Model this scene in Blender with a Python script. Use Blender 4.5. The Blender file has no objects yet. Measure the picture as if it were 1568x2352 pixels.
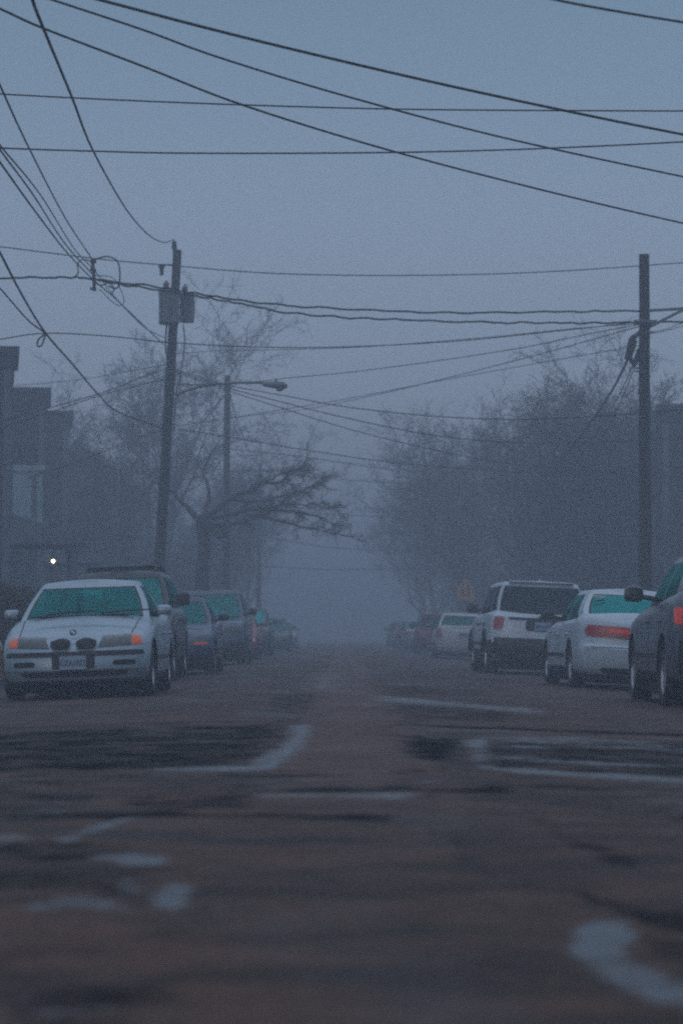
import bpy, bmesh, math, random
from math import sin, cos, pi, radians
from mathutils import Vector, Matrix
from mathutils.bvhtree import BVHTree
import numpy as np

random.seed(7)
SC = bpy.context.scene
COL = SC.collection

# ------------------------------------------------------------------ camera
F = 5553.0          # focal length in units of a 1568 px wide frame (85 mm on a 24 mm wide sensor)
HOR = 1460.0        # row of the horizon in a 1568x2352 frame
CAMH = 0.69
TH = math.atan((HOR - 1176.0) / F)
cd = bpy.data.cameras.new('camera')
cam = bpy.data.objects.new('camera', cd); COL.objects.link(cam)
cam.location = (0, 0, CAMH)
cam.rotation_euler = (pi / 2 + TH, 0, 0)
cd.sensor_fit = 'HORIZONTAL'; cd.sensor_width = 24.0; cd.lens = 24.0 * F / 1568.0
cd.clip_start = 0.1; cd.clip_end = 6000
cd.dof.use_dof = True; cd.dof.focus_distance = 30.0; cd.dof.aperture_fstop = 2.5
SC.camera = cam

# ------------------------------------------------------------------ world, sun, exposure
w = bpy.data.worlds.new('World'); SC.world = w; w.use_nodes = True
nt = w.node_tree; nt.nodes.clear()
SUN_EL, SUN_ROT = radians(4.0), radians(200.0)
out = nt.nodes.new('ShaderNodeOutputWorld')
sky = nt.nodes.new('ShaderNodeTexSky'); sky.sky_type = 'NISHITA'; sky.sun_disc = False
sky.sun_elevation = SUN_EL; sky.sun_rotation = SUN_ROT; sky.air_density = 1.5; sky.dust_density = 3.0; sky.ozone_density = 4.0
b1 = nt.nodes.new('ShaderNodeBackground'); b1.inputs['Strength'].default_value = 0.05
nt.links.new(sky.outputs[0], b1.inputs['Color'])
# overcast deck: three times brighter overhead than at the horizon
tc = nt.nodes.new('ShaderNodeTexCoord'); sp = nt.nodes.new('ShaderNodeSeparateXYZ')
nt.links.new(tc.outputs['Generated'], sp.inputs[0])
rp = nt.nodes.new('ShaderNodeValToRGB'); nt.links.new(sp.outputs['Z'], rp.inputs[0])
e = rp.color_ramp.elements
e[0].position = 0.0; e[0].color = (0.150, 0.185, 0.250, 1)
e[1].position = 1.0; e[1].color = (0.400, 0.450, 0.560, 1)
for pos_, c_ in ((0.10, (0.174, 0.209, 0.294)), (0.17, (0.150, 0.187, 0.268)), (0.26, (0.092, 0.132, 0.182)), (0.50, (0.200, 0.235, 0.310))):
    q_ = e.new(pos_); q_.color = (*c_, 1)
b2 = nt.nodes.new('ShaderNodeBackground'); b2.inputs['Strength'].default_value = 1.0
nt.links.new(rp.outputs[0], b2.inputs['Color'])
ad = nt.nodes.new('ShaderNodeAddShader'); nt.links.new(b1.outputs[0], ad.inputs[0]); nt.links.new(b2.outputs[0], ad.inputs[1])
nt.links.new(ad.outputs[0], out.inputs['Surface'])

sl = bpy.data.lights.new('sun', 'SUN'); sl.energy = 0.12; sl.angle = radians(30); sl.color = (0.85, 0.9, 1.0)
so = bpy.data.objects.new('sun', sl); COL.objects.link(so); so.rotation_euler = (pi / 2 - SUN_EL, 0, radians(180) - SUN_ROT)
SC.view_settings.view_transform = 'Standard'; SC.view_settings.look = 'None'
SC.view_settings.exposure = 0.68; SC.view_settings.gamma = 1.0
SC.cycles.use_denoising = False; SC.cycles.use_adaptive_sampling = True; SC.cycles.adaptive_threshold = 0.04; SC.cycles.adaptive_min_samples = 56
SC.cycles.filter_width = 2.1; SC.cycles.max_bounces = 6; SC.cycles.volume_bounces = 2; SC.cycles.transparent_max_bounces = 12
SC.cycles.diffuse_bounces = 2; SC.cycles.glossy_bounces = 3; SC.cycles.caustics_reflective = False; SC.cycles.caustics_refractive = False

def at(u, v, d):
    """point seen at (u, v) of the 1568x2352 frame, d metres down the street"""
    x = (u - 784.0) / F; y = (1176.0 - v) / F
    dy = cos(TH) - y * sin(TH); dz = sin(TH) + y * cos(TH)
    t = d / dy
    return Vector((x * t, d, CAMH + dz * t))

def road_z(x):
    return -0.0055 * min(abs(x), 5.6) ** 2

# ------------------------------------------------------------------ materials
MATS = {}
def mat(name, col, rough=0.6, metal=0.0, spec=0.5, noise=0.0, nscale=6.0, bump=0.0, bscale=40.0, emit=None, coat=0.0, col2=None, stretch=None):
    if name in MATS: return MATS[name]
    m = bpy.data.materials.new(name); m.use_nodes = True
    n = m.node_tree; p = n.nodes['Principled BSDF']
    p.inputs['Base Color'].default_value = (*col, 1); p.inputs['Roughness'].default_value = rough
    p.inputs['Metallic'].default_value = metal; p.inputs['Specular IOR Level'].default_value = spec
    p.inputs['Coat Weight'].default_value = coat; p.inputs['Coat Roughness'].default_value = 0.15
    t = n.nodes.new('ShaderNodeTexCoord')
    src = t.outputs['Object']
    if stretch:
        mp = n.nodes.new('ShaderNodeMapping'); mp.inputs['Scale'].default_value = stretch
        n.links.new(src, mp.inputs[0]); src = mp.outputs[0]
    if noise > 0:
        nz = n.nodes.new('ShaderNodeTexNoise'); nz.inputs['Scale'].default_value = nscale; nz.inputs['Detail'].default_value = 6
        n.links.new(src, nz.inputs['Vector'])
        mx = n.nodes.new('ShaderNodeMix'); mx.data_type = 'RGBA'
        c2 = col2 if col2 else tuple(c * (1 - noise) for c in col)
        mx.inputs[6].default_value = (*col, 1); mx.inputs[7].default_value = (*c2, 1)
        rmp = n.nodes.new('ShaderNodeValToRGB'); rmp.color_ramp.elements[0].position = 0.35; rmp.color_ramp.elements[1].position = 0.65
        n.links.new(nz.outputs[0], rmp.inputs[0]); n.links.new(rmp.outputs[0], mx.inputs[0])
        n.links.new(mx.outputs[2], p.inputs['Base Color'])
        mr = n.nodes.new('ShaderNodeMapRange'); mr.inputs[3].default_value = max(0.02, rough - 0.1); mr.inputs[4].default_value = min(1, rough + 0.12)
        n.links.new(nz.outputs[0], mr.inputs[0]); n.links.new(mr.outputs[0], p.inputs['Roughness'])
    if bump > 0:
        nb = n.nodes.new('ShaderNodeTexNoise'); nb.inputs['Scale'].default_value = bscale; nb.inputs['Detail'].default_value = 5
        n.links.new(src, nb.inputs['Vector'])
        bp = n.nodes.new('ShaderNodeBump'); bp.inputs['Strength'].default_value = bump; bp.inputs['Distance'].default_value = 0.02
        n.links.new(nb.outputs[0], bp.inputs['Height']); n.links.new(bp.outputs[0], p.inputs['Normal'])
    if emit:
        p.inputs['Emission Color'].default_value = (*emit[0], 1); p.inputs['Emission Strength'].default_value = emit[1]
    MATS[name] = m
    return m

def glass_mat(name, tint, refl=(0.25, 0.9, 0.85), fac=0.35):
    if name in MATS: return MATS[name]
    m = bpy.data.materials.new(name); m.use_nodes = True; n = m.node_tree
    n.nodes.remove(n.nodes['Principled BSDF']); o = n.nodes['Material Output']
    tr = n.nodes.new('ShaderNodeBsdfTransparent'); tr.inputs[0].default_value = (*tint, 1)
    gl = n.nodes.new('ShaderNodeBsdfGlossy'); gl.inputs[0].default_value = (*refl, 1); gl.inputs['Roughness'].default_value = 0.12
    lw = n.nodes.new('ShaderNodeLayerWeight'); lw.inputs[0].default_value = 0.4
    tcn = n.nodes.new('ShaderNodeTexCoord'); nz = n.nodes.new('ShaderNodeTexNoise'); nz.inputs['Scale'].default_value = 3.0
    n.links.new(tcn.outputs['Object'], nz.inputs['Vector'])
    mr = n.nodes.new('ShaderNodeMapRange'); mr.inputs[3].default_value = fac * 0.8; mr.inputs[4].default_value = fac * 1.2
    n.links.new(nz.outputs[0], mr.inputs[0])
    mm = n.nodes.new('ShaderNodeMath'); mm.operation = 'MAXIMUM'
    n.links.new(lw.outputs['Fresnel'], mm.inputs[0]); n.links.new(mr.outputs[0], mm.inputs[1])
    mx = n.nodes.new('ShaderNodeMixShader'); n.links.new(mm.outputs[0], mx.inputs[0])
    n.links.new(tr.outputs[0], mx.inputs[1]); n.links.new(gl.outputs[0], mx.inputs[2])
    n.links.new(mx.outputs[0], o.inputs['Surface'])
    MATS[name] = m; return m

def paint(name, col, metal=0.25, rough=0.38):
    return mat(name, col, rough, metal, 0.5, noise=0.10, nscale=2.5, coat=0.6)

BLACK = mat('black_rubber', (0.012, 0.013, 0.014), 0.75, noise=0.3, nscale=9)
TRIM = mat('black_plastic', (0.018, 0.020, 0.022), 0.55, noise=0.3, nscale=7)
CHROME = mat('chrome', (0.55, 0.6, 0.62), 0.25, 1.0, noise=0.15, nscale=8)
RIM = mat('alloy', (0.42, 0.45, 0.48), 0.38, 0.8, noise=0.25, nscale=6)
SEAT = mat('seat_fabric', (0.02, 0.03, 0.032), 0.9, noise=0.3, nscale=12)
LENS = mat('headlight_lens', (0.045, 0.065, 0.062), 0.25, 0.2, coat=0.8, noise=0.55, nscale=14)
AMBER = mat('amber_lens', (0.95, 0.13, 0.005), 0.35, coat=0.6, noise=0.2, nscale=10)
RED = mat('red_lens', (0.42, 0.03, 0.03), 0.3, coat=0.6, noise=0.25, nscale=12)
REDLIT = mat('red_lens_bright', (0.75, 0.05, 0.02), 0.3, coat=0.4, noise=0.2, nscale=12, emit=((1, 0.05, 0.01), 0.05))
PLATE = mat('plate_white', (0.30, 0.40, 0.50), 0.5, noise=0.1)
INK = mat('plate_ink', (0.03, 0.04, 0.12), 0.5, noise=0.1)
WHITEPLASTIC = mat('white_plastic', (0.7, 0.72, 0.7), 0.5, noise=0.1)
WOODPOLE = mat('weathered_pole', (0.026, 0.033, 0.029), 0.9, noise=0.5, nscale=3, bump=0.4, bscale=12, stretch=(6, 6, 0.5))
WOODPOLE2 = mat('treated_pole', (0.040, 0.036, 0.026), 0.9, noise=0.5, nscale=3, bump=0.4, bscale=12, stretch=(6, 6, 0.5))
WIRE = mat('wire_black', (0.012, 0.010, 0.012), 0.7, noise=0.3, nscale=5)
GALV = mat('galvanised', (0.16, 0.18, 0.18), 0.55, 0.5, noise=0.3, nscale=6)
TANK = mat('transformer_grey', (0.11, 0.14, 0.14), 0.6, 0.1, noise=0.3, nscale=4)
BARK = mat('bark', (0.060, 0.050, 0.045), 0.95, noise=0.5, nscale=7, bump=0.5, bscale=30)
TEAL = glass_mat('teal_glass', (0.26, 0.80, 0.74), (0.08, 0.60, 0.58), 0.20)
TEALSIDE = glass_mat('teal_side_glass', (0.08, 0.40, 0.36), (0.10, 0.50, 0.46), 0.16)
TEALBRIGHT = glass_mat('teal_rear_glass', (0.10, 0.75, 0.65), (0.04, 0.62, 0.58), 0.36)
PRIVACY = glass_mat('privacy_glass', (0.03, 0.04, 0.05), (0.3, 0.38, 0.42), 0.06)

# ------------------------------------------------------------------ mesh helpers
class MB:
    def __init__(s): s.v = []; s.f = []; s.m = []
    def add(s, vs, fs, mi=0):
        o = len(s.v); s.v += [tuple(v) for v in vs]
        for f in fs: s.f.append(tuple(i + o for i in f)); s.m.append(mi)
    def box(s, c, d, rz=0.0, mi=0, rx=0.0):
        hx, hy, hz = d[0] / 2, d[1] / 2, d[2] / 2
        M = Matrix.Translation(c) @ Matrix.Rotation(rz, 4, 'Z') @ Matrix.Rotation(rx, 4, 'X')
        vs = [M @ Vector((x * hx, y * hy, z * hz)) for x in (-1, 1) for y in (-1, 1) for z in (-1, 1)]
        s.add(vs, [(0, 1, 3, 2), (4, 6, 7, 5), (0, 4, 5, 1), (2, 3, 7, 6), (0, 2, 6, 4), (1, 5, 7, 3)], mi)
    def tube(s, pts, r, n=6, mi=0, cap=True):
        pts = [Vector(p) for p in pts]; N = len(pts)
        rr = r if isinstance(r, (list, tuple)) else [r] * N
        o = len(s.v); up = None
        for i, p in enumerate(pts):
            t = (pts[min(i + 1, N - 1)] - pts[max(i - 1, 0)]).normalized()
            if up is None:
                up = Vector((0, 0, 1)) if abs(t.z) < 0.9 else Vector((0, 1, 0))
            a = t.cross(up)
            if a.length < 1e-5: a = t.cross(Vector((1, 0, 0)))
            a.normalize(); b = a.cross(t).normalized(); up = b
            for k in range(n):
                q = 2 * pi * k / n
                s.v.append(tuple(p + (a * cos(q) + b * sin(q)) * rr[i]))
        for i in range(N - 1):
            for k in range(n):
                k2 = (k + 1) % n
                s.f.append((o + i * n + k, o + i * n + k2, o + (i + 1) * n + k2, o + (i + 1) * n + k)); s.m.append(mi)
        if cap and n > 2:
            s.f.append(tuple(o + k for k in range(n))[::-1]); s.m.append(mi)
            s.f.append(tuple(o + (N - 1) * n + k for k in range(n))); s.m.append(mi)
    def lathe(s, prof, M, n=24, mi=0):
        """prof: list of (radius, axial); axis is local Z of matrix M"""
        o = len(s.v)
        for (r, z) in prof:
            for k in range(n):
                q = 2 * pi * k / n
                s.v.append(tuple(M @ Vector((r * cos(q), r * sin(q), z))))
        for i in range(len(prof) - 1):
            for k in range(n):
                k2 = (k + 1) % n
                s.f.append((o + i * n + k, o + i * n + k2, o + (i + 1) * n + k2, o + (i + 1) * n + k)); s.m.append(mi)
    def build(s, name, mats, parent=None, smooth=None):
        me = bpy.data.meshes.new(name); me.from_pydata(s.v, [], s.f); me.update()
        if not isinstance(mats, (list, tuple)): mats = [mats]
        for m in mats: me.materials.append(m)
        me.polygons.foreach_set('material_index', s.m)
        o = bpy.data.objects.new(name, me); COL.objects.link(o)
        if smooth is not None:
            me.polygons.foreach_set('use_smooth', [True] * len(me.polygons))
            me.set_sharp_from_angle(angle=radians(smooth))
        if parent: o.parent = parent
        return o

def tag(o, label=None, cat=None, group=None, kind=None):
    if label: o['label'] = label
    if cat: o['category'] = cat
    if group: o['group'] = group
    if kind: o['kind'] = kind
    return o

def empty(name, loc, rz=0.0):
    o = bpy.data.objects.new(name, None); COL.objects.link(o)
    o.location = loc; o.rotation_euler = (0, 0, rz); o.empty_display_size = 0.3
    return o

def copy_tree(o, parent=None):
    c = o.copy(); COL.objects.link(c)
    if parent: c.parent = parent
    for ch in list(o.children): copy_tree(ch, c)
    return c

def catmull(P, n):
    P = [np.array(p, float) for p in P]; out_ = []
    Q = [2 * P[0] - P[1]] + P + [2 * P[-1] - P[-2]]
    segs = len(P) - 1
    for i in range(n + 1):
        t = i / n * segs; k = min(int(t), segs - 1); u = t - k
        a, b, c, d = Q[k], Q[k + 1], Q[k + 2], Q[k + 3]
        out_.append(0.5 * ((2 * b) + (-a + c) * u + (2 * a - 5 * b + 4 * c - d) * u * u + (-a + 3 * b - 3 * c + d) * u ** 3))
    return out_

# ================================================================== THE SETTING
# -- ground sheet
MG = mat('lawn', (0.030, 0.034, 0.020), 0.95, noise=0.5, nscale=0.7, bump=0.6, bscale=25, col2=(0.045, 0.036, 0.025))
g = MB(); g.add([(-900, -60, -0.32), (900, -60, -0.32), (900, 2500, -0.32), (-900, 2500, -0.32)], [(0, 1, 2, 3)])
tag(g.build('ground', MG), 'dark damp ground beyond the street', kind='structure')

# -- road: one sheet, cross-crowned, with worn hollows (wet) and tarred repairs as surface attributes
def G(u, v):
    d = F * (CAMH + 0.02) / (v - HOR)
    return ((u - 784) / F * d, d)
WET = [  # outlines of standing water: (strength, edge softness px in frame units, polygon in frame coordinates on the road)
    (1.0, [(360, 1762), (480, 1764), (585, 1764), (600, 1745), (640, 1722), (668, 1700), (668, 1672), (715, 1672), (708, 1692), (690, 1720), (668, 1748), (640, 1766), (580, 1775), (480, 1774), (360, 1772)]),
    (.9, [(722, 1588), (738, 1562), (740, 1546), (756, 1546), (752, 1562), (746, 1586)]),
    (.45, [(555, 1588), (720, 1589), (720, 1593), (555, 1593)]),
    (.35, [(585, 1560), (640, 1563), (640, 1580), (575, 1584)]),
    (.8, [(855, 1602), (960, 1606), (1100, 1622), (1245, 1629), (1240, 1636), (1080, 1630), (940, 1620), (862, 1610)]),
    (.55, [(840, 1571), (1070, 1574), (1070, 1578), (840, 1575)]),
    (.9, [(1066, 1700), (1120, 1696), (1128, 1712), (1100, 1722), (1118, 1740), (1110, 1758), (1078, 1752), (1096, 1730), (1066, 1716)]),
    (.9, [(1092, 1762), (1180, 1770), (1320, 1778), (1568, 1788), (1700, 1792), (1700, 1808), (1568, 1804), (1400, 1796), (1200, 1784), (1100, 1774)]),
    (.8, [(1150, 1712), (1260, 1712), (1260, 1722), (1150, 1720)]),
    (.7, [(1130, 1742), (1300, 1748), (1480, 1750), (1700, 1750), (1700, 1758), (1300, 1757), (1130, 1750)]),
    (.5, [(1100, 1694), (1300, 1690), (1500, 1700), (1650, 1716), (1650, 1728), (1400, 1716), (1200, 1706), (1100, 1704)]),
    (.65, [(560, 1828), (700, 1834), (900, 1828), (958, 1826), (962, 1842), (900, 1844), (700, 1842), (560, 1836)]),
    (.35, [(640, 1806), (960, 1800), (1180, 1796), (1180, 1804), (800, 1812)]),
    (.8, [(130, 1940), (200, 1900), (270, 1880), (330, 1878), (300, 1892), (220, 1922), (160, 1944)]),
    (.85, [(212, 1976), (270, 1980), (330, 1978), (400, 1984), (380, 2000), (300, 2004), (215, 1992)]),
    (.7, [(270, 2030), (330, 2030), (330, 2058), (275, 2054)]),
    (.75, [(350, 2070), (400, 2036), (450, 2040), (440, 2080), (420, 2120), (350, 2084)]),
    (.6, [(40, 2080), (160, 2066), (260, 2076), (320, 2096), (300, 2110), (150, 2092), (60, 2100)]),
    (.5, [(-40, 1925), (60, 1915), (90, 1935), (-40, 1950)]),
    (.8, [(1295, 2160), (1360, 2128), (1450, 2130), (1455, 2160), (1430, 2200), (1510, 2240), (1620, 2260), (1700, 2350), (1560, 2330), (1440, 2290), (1350, 2240), (1295, 2190)]),
    (.42, [(1270, 1885), (1320, 1890), (1320, 1925), (1285, 1915)]),
    (.3, [(-60, 2290), (100, 2270), (300, 2300), (420, 2400), (200, 2440), (-60, 2400)]),
    (.35, [(60, 1618), (110, 1616), (112, 1622), (60, 1624)]),
    (.4, [(120, 1633), (280, 1633), (280, 1638), (120, 1640)]),
    (.4, [(640, 1630), (665, 1629), (665, 1634), (640, 1634)]),
    (.4, [(850, 1538), (960, 1542), (960, 1546), (850, 1542)]),
    (.3, [(-50, 1860), (200, 1800), (300, 1800), (250, 1860), (100, 1880)]),
    (.3, [(-50, 2380), (900, 2370), (1000, 2500), (-50, 2500)]),
]
DARK = [  # tarred repairs and filled trenches
    (.6, [(-200, 1664), (300, 1662), (700, 1658), (705, 1664), (300, 1668), (-200, 1670)]),
    (.6, [(-200, 1776), (600, 1780), (1000, 1776), (1000, 1782), (600, 1788), (-200, 1784)]),
    (.8, [(900, 1664), (1300, 1672), (1700, 1678), (1700, 1686), (1300, 1680), (900, 1671)]),
    (.7, [(540, 1598), (700, 1597), (700, 1600), (540, 1602)]), (.8, [(850, 1549), (1200, 1560), (1200, 1564), (850, 1552)]),
    (.7, [(400, 1556), (760, 1553), (760, 1556), (400, 1560)]), (.7, [(860, 1640), (1300, 1648), (1300, 1652), (860, 1645)]),
    (.6, [(1120, 1806), (1568, 1812), (1700, 1812), (1700, 1822), (1400, 1822), (1100, 1812)]),
    (.7, [(0, 1872), (260, 1868), (900, 1880), (900, 1892), (260, 1880), (0, 1884)]),
    (.8, [(700, 1600), (716, 1600), (700, 1668), (688, 1668)]), (.7, [(846, 1560), (858, 1560), (890, 1620), (926, 1690), (912, 1690), (874, 1620)]),
    (.7, [(940, 1760), (958, 1762), (1010, 1850), (992, 1850)]),
    (.7, [(560, 1790), (600, 1790), (500, 1860), (260, 1890), (240, 1880), (470, 1850)]),
    (.66, [(-300, 1690), (0, 1680), (250, 1672), (660, 1668), (672, 1690), (640, 1730), (590, 1762), (300, 1768), (0, 1772), (-300, 1780)]),
    (.85, [(918, 1692), (1000, 1694), (1080, 1700), (1070, 1740), (1060, 1762), (930, 1750), (918, 1730)]),
    (.6, [(1080, 1700), (1700, 1700), (1700, 1790), (1100, 1770)]),
    (.75, [(625, 1602), (702, 1600), (700, 1650), (640, 1640)]),
    (.55, [(850, 1576), (1030, 1578), (1150, 1600), (860, 1600)]),
    (.5, [(890, 1622), (1230, 1634), (1220, 1664), (900, 1660)]),
    (.7, [(640, 1816), (900, 1812), (1000, 1814), (1180, 1808), (1180, 1826), (980, 1824), (640, 1828)]),
    (.5, [(280, 1830), (640, 1822), (600, 1870), (250, 1872)]),
    (.6, [(-80, 1950), (120, 1935), (330, 1950), (300, 1975), (200, 1990), (-80, 2010)]),
    (.5, [(-80, 2010), (200, 2010), (330, 2010), (360, 2100), (200, 2050), (-80, 2060)]),
    (.7, [(1200, 1860), (1225, 1862), (1290, 1925), (1330, 1945), (1420, 1960), (1470, 2000), (1440, 2010), (1360, 1975), (1290, 1950)]),
    (.75, [(1280, 2040), (1360, 2060), (1460, 2100), (1568, 2110), (1700, 2115), (1700, 2160), (1500, 2145), (1400, 2110), (1290, 2062)]),
    (.5, [(1000, 1900), (1030, 1905), (1090, 1970), (1160, 2040), (1280, 2050), (1280, 2070), (1120, 2050), (1050, 1985)]),
    (.55, [(1440, 2160), (1700, 2170), (1700, 2260), (1520, 2230)]),
    (.45, [(-80, 1790), (250, 1790), (260, 1850), (100, 1900), (-80, 1900)]),
    (.5, [(560, 2100), (585, 2100), (580, 2190), (555, 2190)]),
    (.35, [(1250, 1830), (1700, 1810), (1700, 1900), (1350, 1890)]),
    (.45, [(0, 2300), (300, 2250), (500, 2320), (450, 2420), (0, 2420)]),
    (.35, [(530, 1536), (740, 1538), (720, 1560), (520, 1556)]),
]
rows = []
v = 2560.0
while v > 1476:
    rows.append(F * (CAMH + 0.02) / (v - HOR)); v -= 3.0 if v < 1900 else 5.0
rows = [-60.0, -5.0, 1.0, 2.5] + rows + [300., 420., 600., 900.]
xs = [-5.6 + 0.045 * i for i in range(int(11.2 / 0.045) + 1)]
nx, ny = len(xs), len(rows)
XX, YY = np.meshgrid(np.array(xs), np.array(rows))
# frame coordinates of every road vertex (only used to read the outlines above as road outlines)
Vv = HOR + F * (CAMH + 0.02) / np.maximum(YY, 0.5); Uu = 784 + XX / np.maximum(YY, 0.5) * F
def polymask(lst, soft):
    M = np.zeros_like(XX)
    for s_, poly in lst:
        P = np.array(poly, float); D = np.full(XX.shape, 1e9); ins = np.zeros(XX.shape, bool)
        cx, cy = P.mean(0); 
        # work in road metres
        W = np.array([G(u, v_) for u, v_ in P])
        dy = np.median(W[:, 1])
        an = soft * dy ** 2 / 3900 * 2.2 + 0.012     # rows cover more ground with distance
        sx, sy = 1.0, 1.0
        for i in range(len(W)):
            a, b = W[i], W[(i + 1) % len(W)]
            ab = b - a; L2 = (ab ** 2).sum() + 1e-9
            t = np.clip(((XX - a[0]) * ab[0] + (YY - a[1]) * ab[1]) / L2, 0, 1)
            D = np.minimum(D, np.hypot(XX - a[0] - t * ab[0], YY - a[1] - t * ab[1]))
            c = ((a[1] > YY) != (b[1] > YY))
            with np.errstate(divide='ignore', invalid='ignore'):
                xi = (b[0] - a[0]) * (YY - a[1]) / (b[1] - a[1]) + a[0]
            ins ^= (c & (XX < xi))
        sd = np.where(ins, D, -D)
        M = np.maximum(M, s_ * np.clip(0.5 + sd / (2 * an), 0, 1))
    return M
wet = polymask(WET, 1.0); dark = polymask(DARK, 1.2)
rs = np.random.RandomState(3)
def vnoise(X, Y, sc_x, sc_y, seed):
    r = np.random.RandomState(seed).rand(256, 256)
    a, b = X * sc_x + 500, Y * sc_y + 500
    i, j = np.floor(a).astype(int), np.floor(b).astype(int); fa, fb = a - i, b - j
    fa = fa * fa * (3 - 2 * fa); fb = fb * fb * (3 - 2 * fb)
    q = lambda p, k: r[p % 256, k % 256]
    return (q(i, j) * (1 - fa) + q(i + 1, j) * fa) * (1 - fb) + (q(i, j + 1) * (1 - fa) + q(i + 1, j + 1) * fa) * fb
ZZ = -0.0055 * XX ** 2 + (vnoise(XX, YY, 1.1, 0.8, 1) - .5) * 0.022 + (vnoise(XX, YY, 3.1, 2.4, 2) - .5) * 0.008 - 0.010 * dark
me = bpy.data.meshes.new('road')
verts = np.stack([XX, YY, ZZ], -1).reshape(-1, 3)
idx = np.arange(nx * ny).reshape(ny, nx)
fs = np.stack([idx[:-1, :-1], idx[:-1, 1:], idx[1:, 1:], idx[1:, :-1]], -1).reshape(-1, 4)
me.from_pydata(verts.tolist(), [], fs.tolist())
for nm, A in (('wet', wet), ('patch', dark)):
    at_ = me.attributes.new(nm, 'FLOAT', 'POINT'); at_.data.foreach_set('value', A.reshape(-1).astype(np.float32))
me.polygons.foreach_set('use_smooth', [True] * len(me.polygons))
road = bpy.data.objects.new('road', me); COL.objects.link(road)
tag(road, 'worn damp asphalt street with dark repairs and wet hollows', kind='structure')
m = bpy.data.materials.new('asphalt'); m.use_nodes = True; n = m.node_tree; p = n.nodes['Principled BSDF']
t = n.nodes.new('ShaderNodeTexCoord')
def NZ(scale, detail=5, vec=None, rough=.55):
    z = n.nodes.new('ShaderNodeTexNoise'); z.inputs['Scale'].default_value = scale; z.inputs['Detail'].default_value = detail; z.inputs['Roughness'].default_value = rough
    n.links.new(vec or t.outputs['Object'], z.inputs['Vector']); return z.outputs[0]
def MA(op, a, b, clamp=False):
    k = n.nodes.new('ShaderNodeMath'); k.operation = op; k.use_clamp = clamp
    for i_, q in enumerate((a, b)):
        if isinstance(q, (int, float)): k.inputs[i_].default_value = q
        else: n.links.new(q, k.inputs[i_])
    return k.outputs[0]
def AT(nm):
    a_ = n.nodes.new('ShaderNodeAttribute'); a_.attribute_name = nm; return a_.outputs['Fac']
def RM(x, lo, hi):
    k = n.nodes.new('ShaderNodeMapRange'); k.interpolation_type = 'SMOOTHSTEP'
    n.links.new(x, k.inputs[0]); k.inputs[1].default_value = lo; k.inputs[2].default_value = hi; return k.outputs[0]
def MX(f, a, b):
    k = n.nodes.new('ShaderNodeMix'); k.data_type = 'RGBA'; n.links.new(f, k.inputs[0])
    for i_, q in ((6, a), (7, b)):
        if isinstance(q, tuple): k.inputs[i_].default_value = (*q, 1)
        else: n.links.new(q, k.inputs[i_])
    return k.outputs[2]
fine = NZ(60, 4); mid = NZ(3.2, 6); big = NZ(0.55, 4)
pm = RM(MA('ADD', AT('patch'), MA('MULTIPLY', MA('SUBTRACT', NZ(2.6, 7, None, .66), .5), 1.9)), 0.22, 0.85)
mps = n.nodes.new('ShaderNodeMapping'); mps.inputs['Scale'].default_value = (1.6, 5.0, 1); n.links.new(t.outputs['Object'], mps.inputs[0])
wn = MA('ADD', MA('MULTIPLY', MA('SUBTRACT', NZ(1.9, 7, mps.outputs[0], .66), .5), 2.7), MA('MULTIPLY', MA('SUBTRACT', NZ(11, 4), .5), 1.1))
wm = RM(MA('ADD', AT('wet'), MA('MULTIPLY', wn, MA('ADD', .35, AT('wet')))), 0.30, 0.80)
mpw = n.nodes.new('ShaderNodeMapping'); mpw.inputs['Scale'].default_value = (1.0, 0.35, 1); n.links.new(t.outputs['Object'], mpw.inputs[0])
damp = RM(NZ(0.9, 6, mpw.outputs[0]), 0.46, 0.72)
c1 = MX(RM(mid, .3, .7), (0.124, 0.056, 0.036), (0.060, 0.030, 0.020))
c2 = MX(RM(big, .35, .65), c1, (0.060, 0.034, 0.022))
c3 = MX(RM(fine, .4, .75), c2, (0.105, 0.070, 0.060))
sx_ = n.nodes.new('ShaderNodeSeparateXYZ'); n.links.new(t.outputs['Object'], sx_.inputs[0])
wob = MA('MULTIPLY', MA('SUBTRACT', NZ(1.1, 4), .5), .22)
xm = MA('ADD', sx_.outputs[0], wob)
strip = MA('MULTIPLY', MA('MULTIPLY', RM(sx_.outputs[1], 8.5, 13.0), RM(xm, -.36, -.27)), MA('SUBTRACT', 1.0, RM(xm, .47, .56)))
mpl = n.nodes.new('ShaderNodeMapping'); mpl.inputs['Scale'].default_value = (0.5, 1.0, 1); n.links.new(t.outputs['Object'], mpl.inputs[0])
blot = RM(NZ(1.9, 7, mpl.outputs[0], .68), .44, .58)
blot2 = RM(NZ(5.5, 5, mpl.outputs[0], .7), .50, .66)
c3 = MX(MA('MULTIPLY', blot, .8), c3, (0.020, 0.015, 0.013))
c3 = MX(MA('MULTIPLY', blot2, .6), c3, (0.120, 0.074, 0.058))
c3 = MX(MA('MULTIPLY', RM(NZ(19, 5, None, .7), .47, .60), .55), c3, (0.034, 0.024, 0.020))
c3 = MX(MA('MULTIPLY', strip, .75), c3, (0.104, 0.063, 0.052))
c4 = MX(pm, c3, (0.016, 0.019, 0.021))
vr = n.nodes.new('ShaderNodeTexVoronoi'); vr.feature = 'DISTANCE_TO_EDGE'; vr.inputs['Scale'].default_value = 0.75
dv = n.nodes.new('ShaderNodeVectorMath'); dv.operation = 'ADD'
nzv = n.nodes.new('ShaderNodeTexNoise'); nzv.inputs['Scale'].default_value = 2.2; n.links.new(t.outputs['Object'], nzv.inputs['Vector'])
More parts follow.
